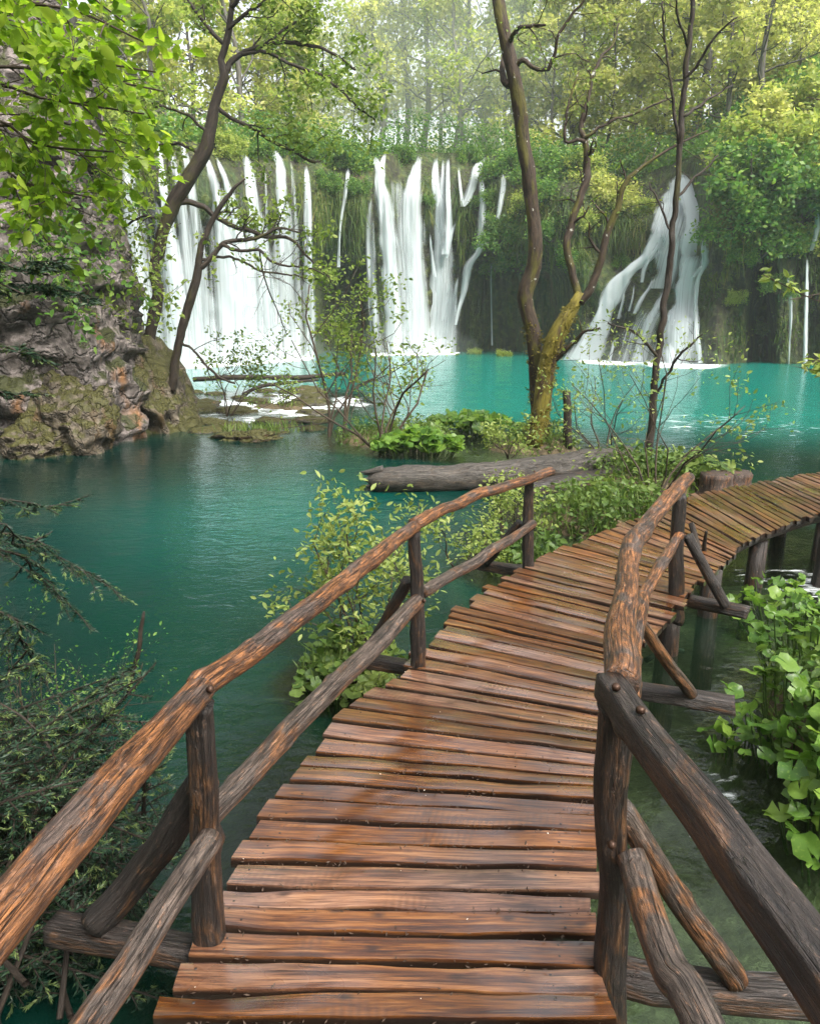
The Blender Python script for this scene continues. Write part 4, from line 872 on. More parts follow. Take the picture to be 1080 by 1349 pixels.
shrub('shrub', 'tuft of bright leafy stems among the wet stones of the rapids', 'shrub', P(378, 533, .05), 5, L_SPRING, .09, 3, 210, .9, .012, 1, .5, 4, .08)
tag(blob('boulder', P(330, 578)+np.array([0, 0, -.06]), (.75, .45, .25), M_MOSSROCK, 55, .4, 1.6), 'flat mossy rock just clear of the calm pool, in front of the rapids', 'boulder')
g = Geo(); r_ = np.random.default_rng(9); c = P(345, 574)
blades(g, c+r_.normal(size=(260, 3))*np.array([.4, .2, .02])+np.array([0, 0, .1]), r_.uniform(.12, .35, 260), .02, r_, np.array([0, 0, 1.]), np.array([0, 0, -.5])); tag(g.obj('grass_tuft', L_PALE), 'small grass tuft on the flat mossy rock', 'grass')

def butterbur(label, spots, rad, n, seed, hgt, group=None, mat=None):
    r_ = np.random.default_rng(seed); c = np.mean([s_[0] for s_ in spots], 0); t = thing('leafy_plant', label, 'plant', (c[0], c[1], 0), group)
    pos = []; g = Geo()
    for ctr, w in spots:
        k = int(n*w[3]); p = np.array(ctr)+np.clip(r_.normal(size=(k, 3)), -1.7, 1.7)*np.array([w[0], w[1], 0]); p[:, 2] = w[2]+hgt*(.25+.75*r_.random(k))*np.exp(-((p[:, 0]-ctr[0])/w[0]/2)**2); pos.append(p)
        for q in p[::2]: tube(g, [[q[0]*.8+ctr[0]*.2, q[1]*.8+ctr[1]*.2, w[2]-.1], [q[0]*.95+ctr[0]*.05, q[1]*.95+ctr[1]*.05, q[2]*.6], q], [.006, .005, .004], 5, cap=False)
    g.obj('stems', L_PALE, t); pos = np.vstack(pos); g = Geo(); discs(g, pos, rad*r_.uniform(.45, 1.25, len(pos)), r_); g.obj('foliage', mat or L_BUTTER, t); return t
def w3(px, py, z=0.): return P(px, py, z)
butterbur('clump of big round green leaves on the right bank at the lower right edge', [(w3(1100, 1030), (.22, .30, .05, .55)), (w3(1110, 925), (.22, .36, .05, .45)), (w3(1112, 1120), (.16, .14, .02, .25))], .052, 420, 301, .50)
butterbur('loose group of smaller round leaves behind the big clump on the right bank', [(w3(1066, 838), (.28, .38, .02, 1.))], .05, 190, 302, .28)
butterbur('few round leaves standing alone at the water below the middle brace', [(w3(975, 985), (.10, .12, .0, 1.))], .045, 26, 303, .16)
butterbur('heap of glossy round leaves on the islet left of the fallen log', [(w3(550, 600), (.42, .27, .05, 1.))], .11, 270, 304, .40)
butterbur('flat bed of round leaves on the islet behind the brown shallows', [(w3(618, 573), (.62, .36, .08, 1.))], .10, 300, 305, .36)
butterbur('round leaves crowding the bank beside the left tree stump', [(w3(905, 640), (.35, .25, .12, 1.)), (w3(860, 640), (.35, .25, .12, .8))], .075, 150, 306, .38, mat=L_PALE)
butterbur('green leaves in the shallows under the second left railing post', [(w3(452, 905), (.16, .20, .02, 1.)), (w3(500, 905), (.12, .15, .02, .7))], .045, 150, 307, .22, mat=L_PALE)

# ground cover on the banks (too many leaves and blades to count)
r_ = np.random.default_rng(12); g = Geo()
def scatter(cx_, cy_, rx, ry, n): return np.column_stack([r_.normal(cx_, rx, n), r_.normal(cy_, ry, n)])
pts = np.vstack([scatter(2.4, 8.0, .6, .6, 2000), scatter(3.3, 10.0, .8, .6, 2000), scatter(1.2, 6.6, .4, .4, 900), scatter(2.3, 13.2, .8, .6, 1200), scatter(-.4, 14.2, 1.1, .8, 1800), scatter(-.4, 4.4, .25, .25, 500), scatter(2.5, 3.6, .35, .7, 900), scatter(1.7, 7.2, .5, .5, 1200)])
hb = bed(pts[:, 0], pts[:, 1]); l_, rr_ = DL, DR
dd = np.min(np.linalg.norm(pts[:, None, :]-DM[None, ::6], axis=2), 1); k = (hb > -.06) & (dd > .62); pts, hb = pts[k], hb[k]
pos = np.column_stack([pts, np.maximum(hb, 0)+r_.random(len(pts))**1.4*.34])
leaves(g, pos, r_.uniform(.05, .11, len(pos)), r_, .6, .1, .55, rnd=.5+.5*fbm(pos*1.2, 3, 8)); tag(g.obj('ground_cover', L_PALE), kind='stuff')
g = Geo(); k = r_.random(len(pts)) < .5; blades(g, np.column_stack([pts[k], np.maximum(hb[k], 0)]), r_.uniform(.15, .45, k.sum()), .014, r_, np.array([0, 0, 1.]), np.array([0, 0, -.6])); tag(g.obj('bank_grass', L_PALE), kind='stuff')
g = Geo(); r_ = np.random.default_rng(14)                       # moss and small weeds on stones of the rapids
pts = np.column_stack([r_.normal(-4.2, 2.6, 4200), r_.normal(20.5, 3.2, 4200)]); hb = bed(pts[:, 0], pts[:, 1]); k = hb > .045; pts, hb = pts[k], hb[k]
blades(g, np.column_stack([pts, hb]), r_.uniform(.10, .32, len(pts)), .03, r_, np.array([0, 0, 1.]), np.array([0, 0, -.6])); tag(g.obj('shoal_moss', L_SPRING), kind='stuff')

# driftwood
for pts, mat, lab in (([(255, 500, 24, 3.0), (320, 497, 24, 3.4), (400, 497, 24.5, 3), (455, 492, 25, 2)], M_BARKD, 'long dark driftwood branch lying on the shoal below the left waterfall'),
                      ([(320, 520, 20, 2.2), (350, 508, 20.4, 2.5), (420, 500, 21, 1.6)], M_BARKD, 'short dark driftwood stick slanting over the shoal'),
                      ([(170, 912, 3.3, 3.5), (182, 870, 3.3, 3.2), (186, 830, 3.3, 3), (190, 806, 3.3, 2)], M_BARKD, 'dark dead stick poking up from the pool by the near left railing'),
                      ([(910, 690, 5.6, 4), (925, 735, 5.4, 4), (930, 700, 5.3, 2)], M_BARKD, 'short broken stick in the flowing water right of the boardwalk'),
                      ([(748, 590, 13.0, 6), (747, 545, 13.0, 5.5), (746, 515, 13.0, 5)], M_BARKD, 'short dark snag standing beside the base of the tallest mossy trunk')):
    g = Geo(); px_tube(g, pts, 8, .15, 66, jit=.02); tag(g.obj('driftwood', mat), lab, 'driftwood')
for k, (a, b) in enumerate((((330, 925), (420, 945)), ((310, 960), (405, 955)), ((270, 900), (360, 875)), ((880, 985), (930, 1000)), ((850, 870), (900, 858)))):
    g = Geo(); p0, p1 = P(a[0], a[1], -.14), P(b[0], b[1], -.10); tube(g, spline([p0, (p0+p1)/2+np.array([.02, .05, .03]), p1], 12), [.022]*12, 8, rough=.2, seed=k)
    tag(g.obj('sunken_branch', M_DEADLOG), ['pale sunken branch under the water beside the left railing, nearest the planks', 'thin sunken branch just below the longest pale one in the left shallows', 'sunken branch fading into the deep green pool', 'sunken stick in the brown shallows below the middle brace', 'sunken log in the dark water behind the middle brace'][k], 'branch')

# ------------------------------------------------------------------ near foliage: beech boughs, fir sprays, creepers
def fir_tree(label, trunk, sprays, seed, nsz=1.):
    r_ = np.random.default_rng(seed); t = thing('fir_tree', label, 'tree', trunk[0]); g = Geo(); sp = spline(trunk, 20); tube(g, sp, np.linspace(.07, .03, 20), 10, rough=.12, seed=seed); g.obj('trunk', M_BARKD, t)
    w = Geo(); nd = Geo(); tp = Geo(); nn = 0
    for pts, side_len, dens in sprays:
        c = spline(np.asarray(pts, float), 26); tube(w, c, np.linspace(.011, .0025, 26), 6, cap=False)
        L = np.linalg.norm(np.diff(c, axis=0), axis=1).sum(); m = int(L/.055*dens)
        twigs_ = [(c[8:], True)]
        for j in range(m):
            f = .12+.86*(j+r_.random())/m; i = min(int(f*25), 24); d = nrm(c[i+1]-c[i]); sd = nrm(np.cross(d, [0, 0, 1.]))*(1 if j % 2 else -1)
            dr = nrm(d*.75+sd*.8+np.array([0, 0, r_.uniform(-.35, .15)])); ln = side_len*(1.1-f*.8)*r_.uniform(.6, 1.2)
            q = np.array([c[i]+dr*ln*u_+np.array([0, 0, -.25*ln*u_*u_])+d*ln*.2*u_*u_ for u_ in np.linspace(0, 1, 7)]); tube(w, q, np.linspace(.004, .0015, 7), 4, cap=False); twigs_.append((q, False))
            for jj in range(3):
                ii = r_.integers(2, 6); s2 = nrm(np.cross(nrm(q[ii]-q[ii-1]), [0, 0, 1.]))*(1 if jj % 2 else -1); d2 = nrm(nrm(q[ii]-q[ii-1])*.8+s2*.8+np.array([0, 0, -.15])); l2 = ln*.4*r_.uniform(.5, 1.1)
                q2 = np.array([q[ii]+d2*l2*u_ for u_ in np.linspace(0, 1, 4)]); tube(w, q2, [.002, .002, .0015, .001], 3, cap=False); twigs_.append((q2, False))
        for q, main in twigs_:
            seg = np.linalg.norm(np.diff(q, axis=0), axis=1).sum(); k = int(seg/.0034)
            if k < 2: continue
            u_ = r_.random(k); fi = u_*(len(q)-1); ii = np.minimum(fi.astype(int), len(q)-2); ps = q[ii]+(q[ii+1]-q[ii])*(fi-ii)[:, None]; d = nrm(q[ii+1]-q[ii]); sdv = nrm(np.cross(d, np.array([0, 0, 1.])))*np.where(r_.random(k) < .5, 1, -1)[:, None]
            leaves(nd, ps, r_.uniform(.016, .030, k)*nsz, r_, .6, .0, .22, False, axis=d*.9+sdv*1.3, rnd=np.clip(.25+.3*r_.random(k), 0, 1))
            if r_.random() < .28: 
                e = q[-1]; d = nrm(q[-1]-q[-2]); k = 16; leaves(tp, e+d*r_.uniform(-.01, .035, k)[:, None], r_.uniform(.014, .024, k), r_, .5, 0, .24, False, axis=d*1.2)
    w.obj('branches', M_BARKD, t); nd.obj('needles', L_DARK, t)
    if tp.n: tp.obj('young_tips', L_TIP, t)
    return t
def ry(px, py, Y): return R(px, py, Y)
fir_tree('dark fir boughs with pale young tips reaching over the pool from the left edge', [(-2.9, 2.2, .2), (-3.0, 2.3, 1.6), (-3.1, 2.4, 4.5)],
    [([(-2.95, 2.3, 1.9), ry(-20, 655, 2.9), ry(60, 668, 3.1), ry(120, 652, 3.2)], .20, 1.), ([(-2.95, 2.3, 1.7), ry(-20, 700, 2.9), ry(80, 735, 3.1), ry(170, 790, 3.2)], .26, 1.1),
     ([(-2.95, 2.3, 1.7), ry(-30, 720, 2.7), ry(50, 760, 2.9), ry(125, 830, 3.0)], .24, 1.), ([(-2.95, 2.3, 1.5), ry(-30, 800, 2.6), ry(30, 850, 2.8), ry(60, 900, 2.9)], .24, 1.),
     ([(-2.95, 2.3, 1.8), ry(-40, 680, 2.6), ry(20, 720, 2.8), ry(70, 700, 2.9)], .22, 1.)], 401)
fir_tree('dark fir boughs hanging in front of the pinkish rock at the left edge', [(-3.6, 3.4, .0), (-3.7, 3.5, 3), (-3.7, 3.6, 7)],
    [([(-3.65, 3.5, 3.6), ry(-30, 360, 3.3), ry(50, 372, 3.4), ry(128, 395, 3.45)], .30, 2.6), ([(-3.65, 3.5, 3.7), ry(-30, 330, 3.3), ry(40, 345, 3.4), ry(95, 340, 3.45)], .28, 2.6), ([(-3.65, 3.5, 3.2), ry(-30, 440, 3.3), ry(30, 455, 3.4), ry(75, 480, 3.45)], .22, 1.2),
     ([(-3.65, 3.5, 3.0), ry(-30, 500, 3.3), ry(20, 515, 3.4), ry(60, 520, 3.45)], .16, .9)], 402, 1.5)
# dark evergreen shrub below the near handrail
r_ = np.random.default_rng(403); spr = []
for k in range(80):
    a = np.array([r_.uniform(-2.6, -1.1), r_.uniform(1.7, 3.0), r_.uniform(.15, .45)]); e = ry(r_.uniform(-40, 250), r_.uniform(850, 1330), r_.uniform(1.9, 2.7)); spr.append(([a, (a+e)/2+np.array([0, 0, .12]), e], r_.uniform(.14, .24), .9))
fir_tree('dense dark evergreen shrub under the near left handrail in the lower left corner', [(-2.0, 2.3, -.2), (-1.95, 2.35, .3), (-1.9, 2.4, .7)], spr, 403)
shrub('shrub', 'tangled pale twigs with tiny leaves sticking out of the dark evergreen at lower left', 'shrub', np.array([-1.75, 2.9, .05]), 9, L_BUSH, .020, 2, 404, .95, .006, 2, .7, 5, .02, leafprob=.6)

t = thing('beech_tree', 'bright green beech whose leafy boughs fill the upper left corner in front of the rock', 'tree', (-5.2, 5.2, .2)); r_ = np.random.default_rng(411)
g = Geo(); tube(g, spline([(-5.2, 5.2, -.2), (-5.1, 5.25, 2.5), (-5.0, 5.3, 5.5), (-5.1, 5.2, 8)], 24), np.linspace(.16, .07, 24), 12, rough=.1, seed=9); g.obj('trunk', M_BARKD, t)
w = Geo(); ends = []
for k, (a, b, c_, Y) in enumerate([((-60, 40), (60, 70), (205, 95), 5.0), ((-60, 20), (80, 10), (200, 60), 4.8), ((-60, 110), (60, 130), (190, 150), 5.2), ((-60, 150), (50, 190), (150, 200), 5.0), ((-60, 200), (30, 240), (120, 260), 5.1),
        ((-60, 0), (60, -30), (170, 10), 4.6), ((-60, 90), (80, 95), (215, 120), 5.4), ((-60, -40), (40, -60), (120, -20), 4.7), ((-60, 170), (70, 160), (170, 190), 5.6)]):
    pts = spline([(-5.05, 5.3, R(-60, a[1], Y)[2]*.8+.6), R(*a, Y), R(*b, Y-.1), R(*c_, Y-.3)], 24); tube(w, pts, np.linspace(.022, .005, 24), 6, cap=False)
    for j in range(16):
        i = int(r_.uniform(4, 22)); d = nrm(pts[i+1]-pts[i]); s_ = r_.normal(size=3)*np.array([1, 1, .5]); grow(w, ends, pts[i], d*.6+nrm(s_)*.7+np.array([0, 0, -.15]), r_.uniform(.3, .6), .005, 1, r_, 3, .2, -.03, .7, 4, .55)
w.obj('branches', M_TWIG, t)
E = np.array([e[0] for e in ends]); Dv = np.array([e[1] for e in ends]); k = r_.random(len(E)) < .9; E, Dv = np.repeat(E[k], 2, 0), np.repeat(Dv[k], 2, 0); E = E+r_.normal(size=E.shape)*.035
g = Geo(); leaves(g, E, r_.uniform(.045, .115, len(E)), r_, .62, .3, .66, axis=Dv*.6); g.obj('crown', L_BEECH, t)

def creeper(label, spots, leaf, size, n, seed, dr=.8):
    r_ = np.random.default_rng(seed); t = thing('creeper', label, 'plant', R(*spots[0])); w = Geo(); P_ = []
    for (px, py, Y) in spots:
        for k in range(n):
            p = R(px+r_.normal()*14, py+r_.normal()*8, Y+r_.normal()*.25); pts = [p]; d = np.array([r_.normal()*.5, r_.normal()*.3, -.2])
            for j in range(8): d = nrm(d+r_.normal(size=3)*.25+np.array([0, 0, -.25*dr])); pts.append(pts[-1]+d*.16)
            tube(w, pts, np.linspace(.006, .002, 9), 4, cap=False); P_ += pts[1:]
    w.obj('stems', M_TWIG, t); P_ = np.repeat(np.array(P_), 3, 0); P_ = P_+r_.normal(size=P_.shape)*.05
    g = Geo(); leaves(g, P_, size*r_.uniform(.6, 1.3, len(P_)), r_, .5, .4, .62); g.obj('foliage', leaf, t)
creeper('leafy creeper trailing down the dark edge of the rock face beside the left waterfall', [(140, 215, 14.5), (150, 260, 14.6), (135, 300, 14.5), (155, 330, 14.8), (140, 360, 14.6), (165, 380, 15), (150, 190, 14.8)], L_SPRING, .12, 4, 421)
creeper('sprays of young leaves hanging across the bending trunk in front of the left waterfall', [(200, 300, 15.8), (225, 330, 15.8), (185, 260, 15.8), (230, 370, 15.7), (245, 300, 15.7), (205, 225, 15.8)], L_SPRING, .10, 3, 422)
creeper('green climbing leaves matted on the upper rock face at the left edge', [(30, 250, 12.4), (70, 270, 12.6), (100, 230, 12.8), (50, 310, 12.4), (100, 290, 12.9), (20, 200, 12.4), (110, 180, 13), (60, 340, 12.4), (10, 330, 12.3), (120, 330, 13.2), (90, 350, 12.8)], L_BUSH, .12, 4, 423)
# pale sprigs reaching in from the right
t = thing('tree', 'pale yellow-leaved sprigs reaching in from the right edge above the turquoise lake', 'tree', (5.2, 5.6, DECK-.6)); r_ = np.random.default_rng(431); w = Geo(); ends = []
g = Geo(); tube(g, spline([(5.6, 6.0, -.5), (5.5, 6.0, 2), (5.4, 6.0, 5)], 16), np.linspace(.08, .04, 16), 10, rough=.1); g.obj('trunk', M_BARKD, t)
for a, b, c_ in (((1180, 400), (1090, 400), (1005, 362)), ((1180, 390), (1100, 385), (1040, 395)), ((1180, 500), (1100, 492), (1042, 482)), ((1180, 470), (1100, 478), (1060, 470)), ((1180, 130), (1110, 135), (1062, 128))):
    pts = spline([(5.45, 6., R(1180, a[1], 5.8)[2]+.1), R(*a, 5.8), R(*b, 5.6), R(*c_, 5.4)], 18); tube(w, pts, np.linspace(.012, .003, 18), 5, cap=False)
    for j in range(7): i = int(r_.uniform(7, 17)); grow(w, ends, pts[i], nrm(pts[min(i+1, 17)]-pts[i-1])*.8+r_.normal(size=3)*.35, .16, .003, 0, r_)
w.obj('branches', M_TWIG, t); E = np.repeat(np.array([e[0] for e in ends]), 2, 0); E = E+r_.normal(size=E.shape)*.02
g = Geo(); leaves(g, E, r_.uniform(.05, .10, len(E)), r_, .5, .2, .42); g.obj('crown', L_YELLOW, t)

# ------------------------------------------------------------------ bushes on the cliff and trees of the wood above: a few kinds, copied with their parts
def dup(root, loc, rz, sc, label, group):
    r = root.copy(); COL.objects.link(r); r.location = [float(c) for c in loc]; r.rotation_euler = (0, 0, rz); r.scale = (sc, sc, sc); r['label'] = label; r['group'] = group
    for ch in list(root.children): c = ch.copy(); COL.objects.link(c); c.parent = r
    return r
used = set()
def put(protos, k, loc, rz, sc, label, group):
    p = protos[k % len(protos)]
    if p.name not in used:
        used.add(p.name); p.location = [float(c) for c in loc]; p.rotation_euler = (0, 0, rz); p.scale = (sc, sc, sc); p['label'] = label; p['group'] = group
    else: dup(p, loc, rz, sc, label, group)
def bush_proto(seed, leaf):
    r_ = np.random.default_rng(seed); t = thing('bush', 'bush', 'bush', (0, 0, 0)); g = Geo(); ends = []
    for k in range(11):
        a = r_.uniform(0, 6.28); s_ = r_.uniform(.3, 1.3); grow(g, ends, (0, 0, -.2), (math.cos(a)*s_, math.sin(a)*s_, .9), r_.uniform(.9, 1.35), .03, 2, r_, 4, .2, .02, .8, 5, .55)
    g.obj('stems', M_TWIG, t); E = np.array([e[0] for e in ends]); cl = r_.random(len(E)); n = 7; E = np.repeat(E, n, 0)+r_.normal(size=(len(E)*n, 3))*.13
    g = Geo(); leaves(g, E, r_.uniform(.09, .18, len(E)), r_, .5, .2, .6, False, rnd=np.repeat(cl, n)); g.obj('foliage', leaf, t); return t
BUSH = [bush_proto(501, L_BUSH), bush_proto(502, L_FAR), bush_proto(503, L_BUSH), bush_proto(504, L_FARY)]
def on_face(px, py, off=.2): return face(px, py, off)
bushes = [  # px, py, size, kind, label
 (988, 188, 1.8, 1, 'light green bush up the slope right of the stepped waterfall, closest to its lip'), (990, 225, 2.3, 0, 'big rounded green bush overhanging the mossy wall right of the stepped waterfall'),
 (1030, 200, 2.3, 1, 'pale bush on the upper right slope just above the big rounded bush'), (1062, 255, 2.2, 2, 'dark green bush at the right edge above the slender ribbon of water'),
 (992, 268, 1.8, 2, 'dark bush hanging on the wall just left of the draped green bush'), (1005, 300, 2.0, 0, 'green bush draped over the mossy columns right of the stepped waterfall'),
 (975, 332, .8, 0, 'small bush low on the wall beside the right branch of the stepped waterfall'), (1045, 315, 1.3, 1, 'small light bush just left of the slender ribbon of water'),
 (1000, 165, 2.2, 3, 'yellowish bush high on the right slope'), (1060, 150, 2.4, 1, 'tall pale bush high on the right slope by the right edge'),
 (770, 225, 1.5, 1, 'light green bush on the rim left of the stepped waterfall, behind the forked mossy tree'), (800, 255, 1.6, 3, 'yellow-green bush spilling down beside the upper left of the stepped waterfall'),
 (830, 225, 1.3, 0, 'dark green bush at the left side of the stepped waterfall lip'), (735, 215, 1.6, 0, 'green bush on the rim right of the tallest mossy trunk'), (845, 275, .9, 1, 'small bush on the rock beside the left branch of the stepped waterfall'),
 (660, 300, 1.5, 2, 'dark green bush clinging under the right strand of the middle waterfall'), (680, 335, 1.6, 0, 'rounded green bush above the dark overhang left of the tallest mossy trunk'), (650, 345, 1.0, 2, 'small bush beside the slanting right strand of the middle waterfall'),
 (672, 218, 1.5, 2, 'dark bush on the rim at the right end of the middle waterfall'), (430, 205, 1.6, 2, 'bright green bush on the rim between the left and middle waterfalls, left one of three'), (452, 207, 1.5, 0, 'bright green bush on the rim between the left and middle waterfalls, centre one of three'),
 (474, 208, 1.4, 2, 'bright green bush on the rim between the left and middle waterfalls, right one of three'), (530, 203, 1.0, 2, 'low bush on the rim between the two main strands of the middle waterfall'), (620, 206, 1.1, 0, 'low bush on the rim of the middle waterfall just left of its slanting strand'),
 (390, 200, 1.2, 2, 'green bush on the rim behind the right strands of the left waterfall'), (345, 196, 1.0, 0, 'low bush on the rim of the left waterfall right of its centre'), (300, 195, 1.1, 1, 'light bush on the rim of the left waterfall behind the bending trunk'),
 (185, 178, 1.5, 0, 'dark bush on the rim of the left waterfall between its two leftmost strands'), (640, 262, .9, 0, 'small bush on the green rib between the right strands of the middle waterfall'), (700, 268, 1.3, 1, 'light bush on the brown cliff directly behind the tallest mossy trunk'),
 (728, 300, 1.2, 0, 'green bush on the cliff in the gap right of the tallest mossy trunk'), (748, 335, 1.0, 2, 'dark bush low on the cliff behind the fork of the leaning mossy tree'),
 (772, 292, 1.1, 1, 'light bush on the cliff behind the two upper limbs of the forked mossy tree'), (722, 246, 1.3, 2, 'dark bush near the cliff rim just right of the tallest mossy trunk'),
 (428, 238, .9, 0, 'small green bush hanging just right of the last strand of the left waterfall'), (472, 245, .8, 2, 'small dark bush hanging between the thin thread of water and the middle waterfall'),
 (560, 262, .5, 0, 'tiny bush on the rib inside the middle waterfall'), (1022, 372, .8, 2, 'small dark bush on the mossy columns under the right slope, left of the paired ribbons'),
 (968, 392, .6, 1, 'small light cushion of leaves low on the mossy columns right of the stepped waterfall'), (820, 345, .7, 0, 'small bush on the mound between the branches of the stepped waterfall'),
 (1010, 430, .6, 0, 'lowest leafy cushion on the mossy columns near the waterline at right'),
 (120, 180, 2.0, 1, 'light bush on the rim at the far left beside the rock face')]
pr = random.Random(8)
for px, py, sc, k, lab in bushes: put(BUSH, k, on_face(px, py, .15)-np.array([0, 0, .55*sc]), pr.uniform(0, 6.28), sc*.92, lab, 'bushes on the cliff')
for k, (px, Y, lab) in enumerate(((625, 50.5, 'small green tussock in the water at the foot of the middle waterfall'), (655, 47.5, 'low green tussock in the lake below the hair-thin trickle'))):
    p = P(px, 466); put(BUSH, 1, (p[0], Y, -.35), k, .55, lab, 'tussocks in the lake')

def tree_proto(seed, h, leaf, crown0, nleaf, name='broadleaf_tree', kids=13, lsz=.36, lean=.0):
    r_ = np.random.default_rng(seed); t = thing(name, 'tree', 'tree', (0, 0, 0)); g = Geo(); n = 26
    zz = np.linspace(-.6, h, n); wob = np.stack([fbm(np.stack([zz*.18, zz*0+seed, zz*0], -1), 2, k)*.8 for k in (1, 2)], -1); pts = np.column_stack([wob[:, 0]-wob[0, 0]+lean*zz, wob[:, 1]-wob[0, 1], zz])
    rad = np.interp(zz, [-.6, .5, h], [.018*h, .0125*h, .02]); tube(g, pts, rad, 9, rough=.12, seed=seed, cap=False); ends = []
    for k in range(kids):
        f = crown0+(1-crown0)*(k+r_.random())/kids; i = min(int(f*(n-1)), n-2); a = k*2.4+r_.uniform(-.5, .5); L = h*.27*(1.15-.75*f)*r_.uniform(.7, 1.2)
        grow(g, ends, pts[i], (math.cos(a), math.sin(a), r_.uniform(.2, .8)), L, rad[i]*.42, 2, r_, 4, .22, .06, .75, 5, .6)
    g.obj('trunk', M_BARKF, t); E = np.array([e[0] for e in ends]); E = E[r_.random(len(E)) < .85]; cl = r_.random(len(E)); E = np.repeat(E, nleaf, 0)+r_.normal(size=(len(E)*nleaf, 3))*np.array([.36, .36, .22])
    g = Geo(); leaves(g, E, lsz*r_.uniform(.55, 1.3, len(E)), r_, .55, .15, .6, False, rnd=np.repeat(cl, nleaf)); g.obj('crown', leaf, t); return t
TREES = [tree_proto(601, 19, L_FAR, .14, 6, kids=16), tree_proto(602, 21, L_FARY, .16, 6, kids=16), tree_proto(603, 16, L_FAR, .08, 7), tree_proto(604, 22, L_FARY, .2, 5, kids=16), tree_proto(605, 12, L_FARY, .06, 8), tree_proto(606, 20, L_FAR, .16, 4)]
ZONES = [('above the left waterfall', [(120, 6, 0), (160, 12, 4), (205, 5, 2), (215, 20, 3), (262, 9, 4), (300, 18, 1), (318, 7, 5), (352, 14, 2), (385, 8, 4), (398, 24, 1)]),
         ('left of the middle waterfall', [(412, 10, 2), (424, 30, 4)]),
         ('above the middle waterfall', [(500, 9, 3), (520, 22, 2), (534, 11, 1), (562, 7, 3), (576, 24, 5), (598, 6, 0), (612, 8, 3), (640, 16, 1), (655, 30, 4), (672, 9, 2)]),
         ('right of the tallest mossy trunk', [(700, 14, 1), (728, 8, 4), (742, 24, 3), (762, 11, 0), (785, 20, 2), (800, 7, 4), (828, 14, 1), (842, 26, 3)]),
         ('above the stepped waterfall', [(868, 8, 4), (890, 16, 2), (915, 9, 1), (940, 20, 0), (955, 7, 4)]),
         ('at the upper right', [(985, 10, 4), (1000, 4, 1), (1030, 16, 0), (1050, 6, 4), (1078, 12, 1), (1110, 8, 2), (1160, 14, 0), (1220, 8, 1)])]
ORD = ['leftmost', 'second', 'third', 'fourth', 'fifth', 'sixth', 'seventh', 'eighth', 'ninth', 'tenth', 'eleventh', 'twelfth']
HUE = {0: 'green', 1: 'yellow-green', 2: 'bushy green', 3: 'tall yellowish', 4: 'low yellowish', 5: 'thin green'}
for zn, lst in ZONES:
    for k, (px, ds, kd) in enumerate(sorted(lst)):
        loc = groundZ(px, ds); sc = pr.uniform(.85, 1.12)*(.62 if px > 960 else 1.)
        put(TREES, kd, loc-np.array([0, 0, .3]), pr.uniform(0, 6.28), sc, f"{ORD[k]} {HUE[kd]} tree from the left in the wood {zn}".replace("leftmost %s tree from the left" % HUE[kd], "leftmost %s tree" % HUE[kd]), 'trees of the wood '+zn)
# the far wood behind them, read as one mass
g = Geo(); r_ = np.random.default_rng(701); pts = []
for k in range(150):
    px = r_.uniform(-60, 1400); ds = r_.uniform(34, 85); b = groundZ(np.clip(px, 45, 1325), ds); b[0] += (px-np.clip(px, 45, 1325))*.08; h = r_.uniform(9, 17)
    tube(g, [b, b+np.array([r_.normal()*.3, 0, h*.5]), b+np.array([r_.normal()*.5, 0, h])], [.22, .16, .04], 5, cap=False, rnd=0.)
g.obj('x', M_BARKF).name = 'far_woodland_trunks'; tag(bpy.data.objects['far_woodland_trunks'], kind='stuff')
g = Geo(); N = 170
for k in range(N):
    px = r_.uniform(-60, 1400); ds = r_.uniform(34, 95); b = groundZ(np.clip(px, 45, 1325), ds); b[0] += (px-np.clip(px, 45, 1325))*.08; h = r_.uniform(5, 11)*(1-.75*math.exp(-((px-458)/40)**2))
    cl = r_.normal(size=(26, 3))*np.array([2.6, 2.2, h*.30])+np.array([0, 0, h*.48]); E = np.repeat(b+cl, 13, 0)+r_.normal(size=(26*13, 3))*np.array([.7, .7, .4])
    leaves(g, E, r_.uniform(.35, .65, len(E)), r_, .5, .1, .6, False, rnd=np.repeat(r_.random(26), 13))
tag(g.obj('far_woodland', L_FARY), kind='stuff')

# ------------------------------------------------------------------ small bits on the planks
r_ = np.random.default_rng(801); g = Geo(); q = []
for k in range(90):
    s_ = r_.random()**1.5*6; l, r = edge(s_); f = r_.random(); i = [i for i, (a, b, z) in enumerate(PLANK_S) if a <= s_ <= b]
    if not i: continue
    a, b, z = PLANK_S[i[0]]; p = l+(r-l)*f
    q.append([p[0], p[1], z+.009])
leaves(g, q, r_.uniform(.003, .008, len(q)), r_, .9, 0, .7, False); tag(g.obj('fallen_petals', M_PETAL), kind='stuff')
g = Geo(); q = []
for (a, b, z) in PLANK_S[:46]:
    l, r = edge(b); n = int(r_.uniform(30, 90)); f = r_.random(n); p = l+(r-l)*f[:, None]; q.append(np.column_stack([p+r_.normal(size=(n, 2))*.007, np.full(n, DECK+.003)+r_.random(n)*.004]))
q = np.vstack(q); leaves(g, q, r_.uniform(.006, .02, len(q)), r_, .8, 0, .3, False); tag(g.obj('plank_litter', M_LITTER), kind='stuff')

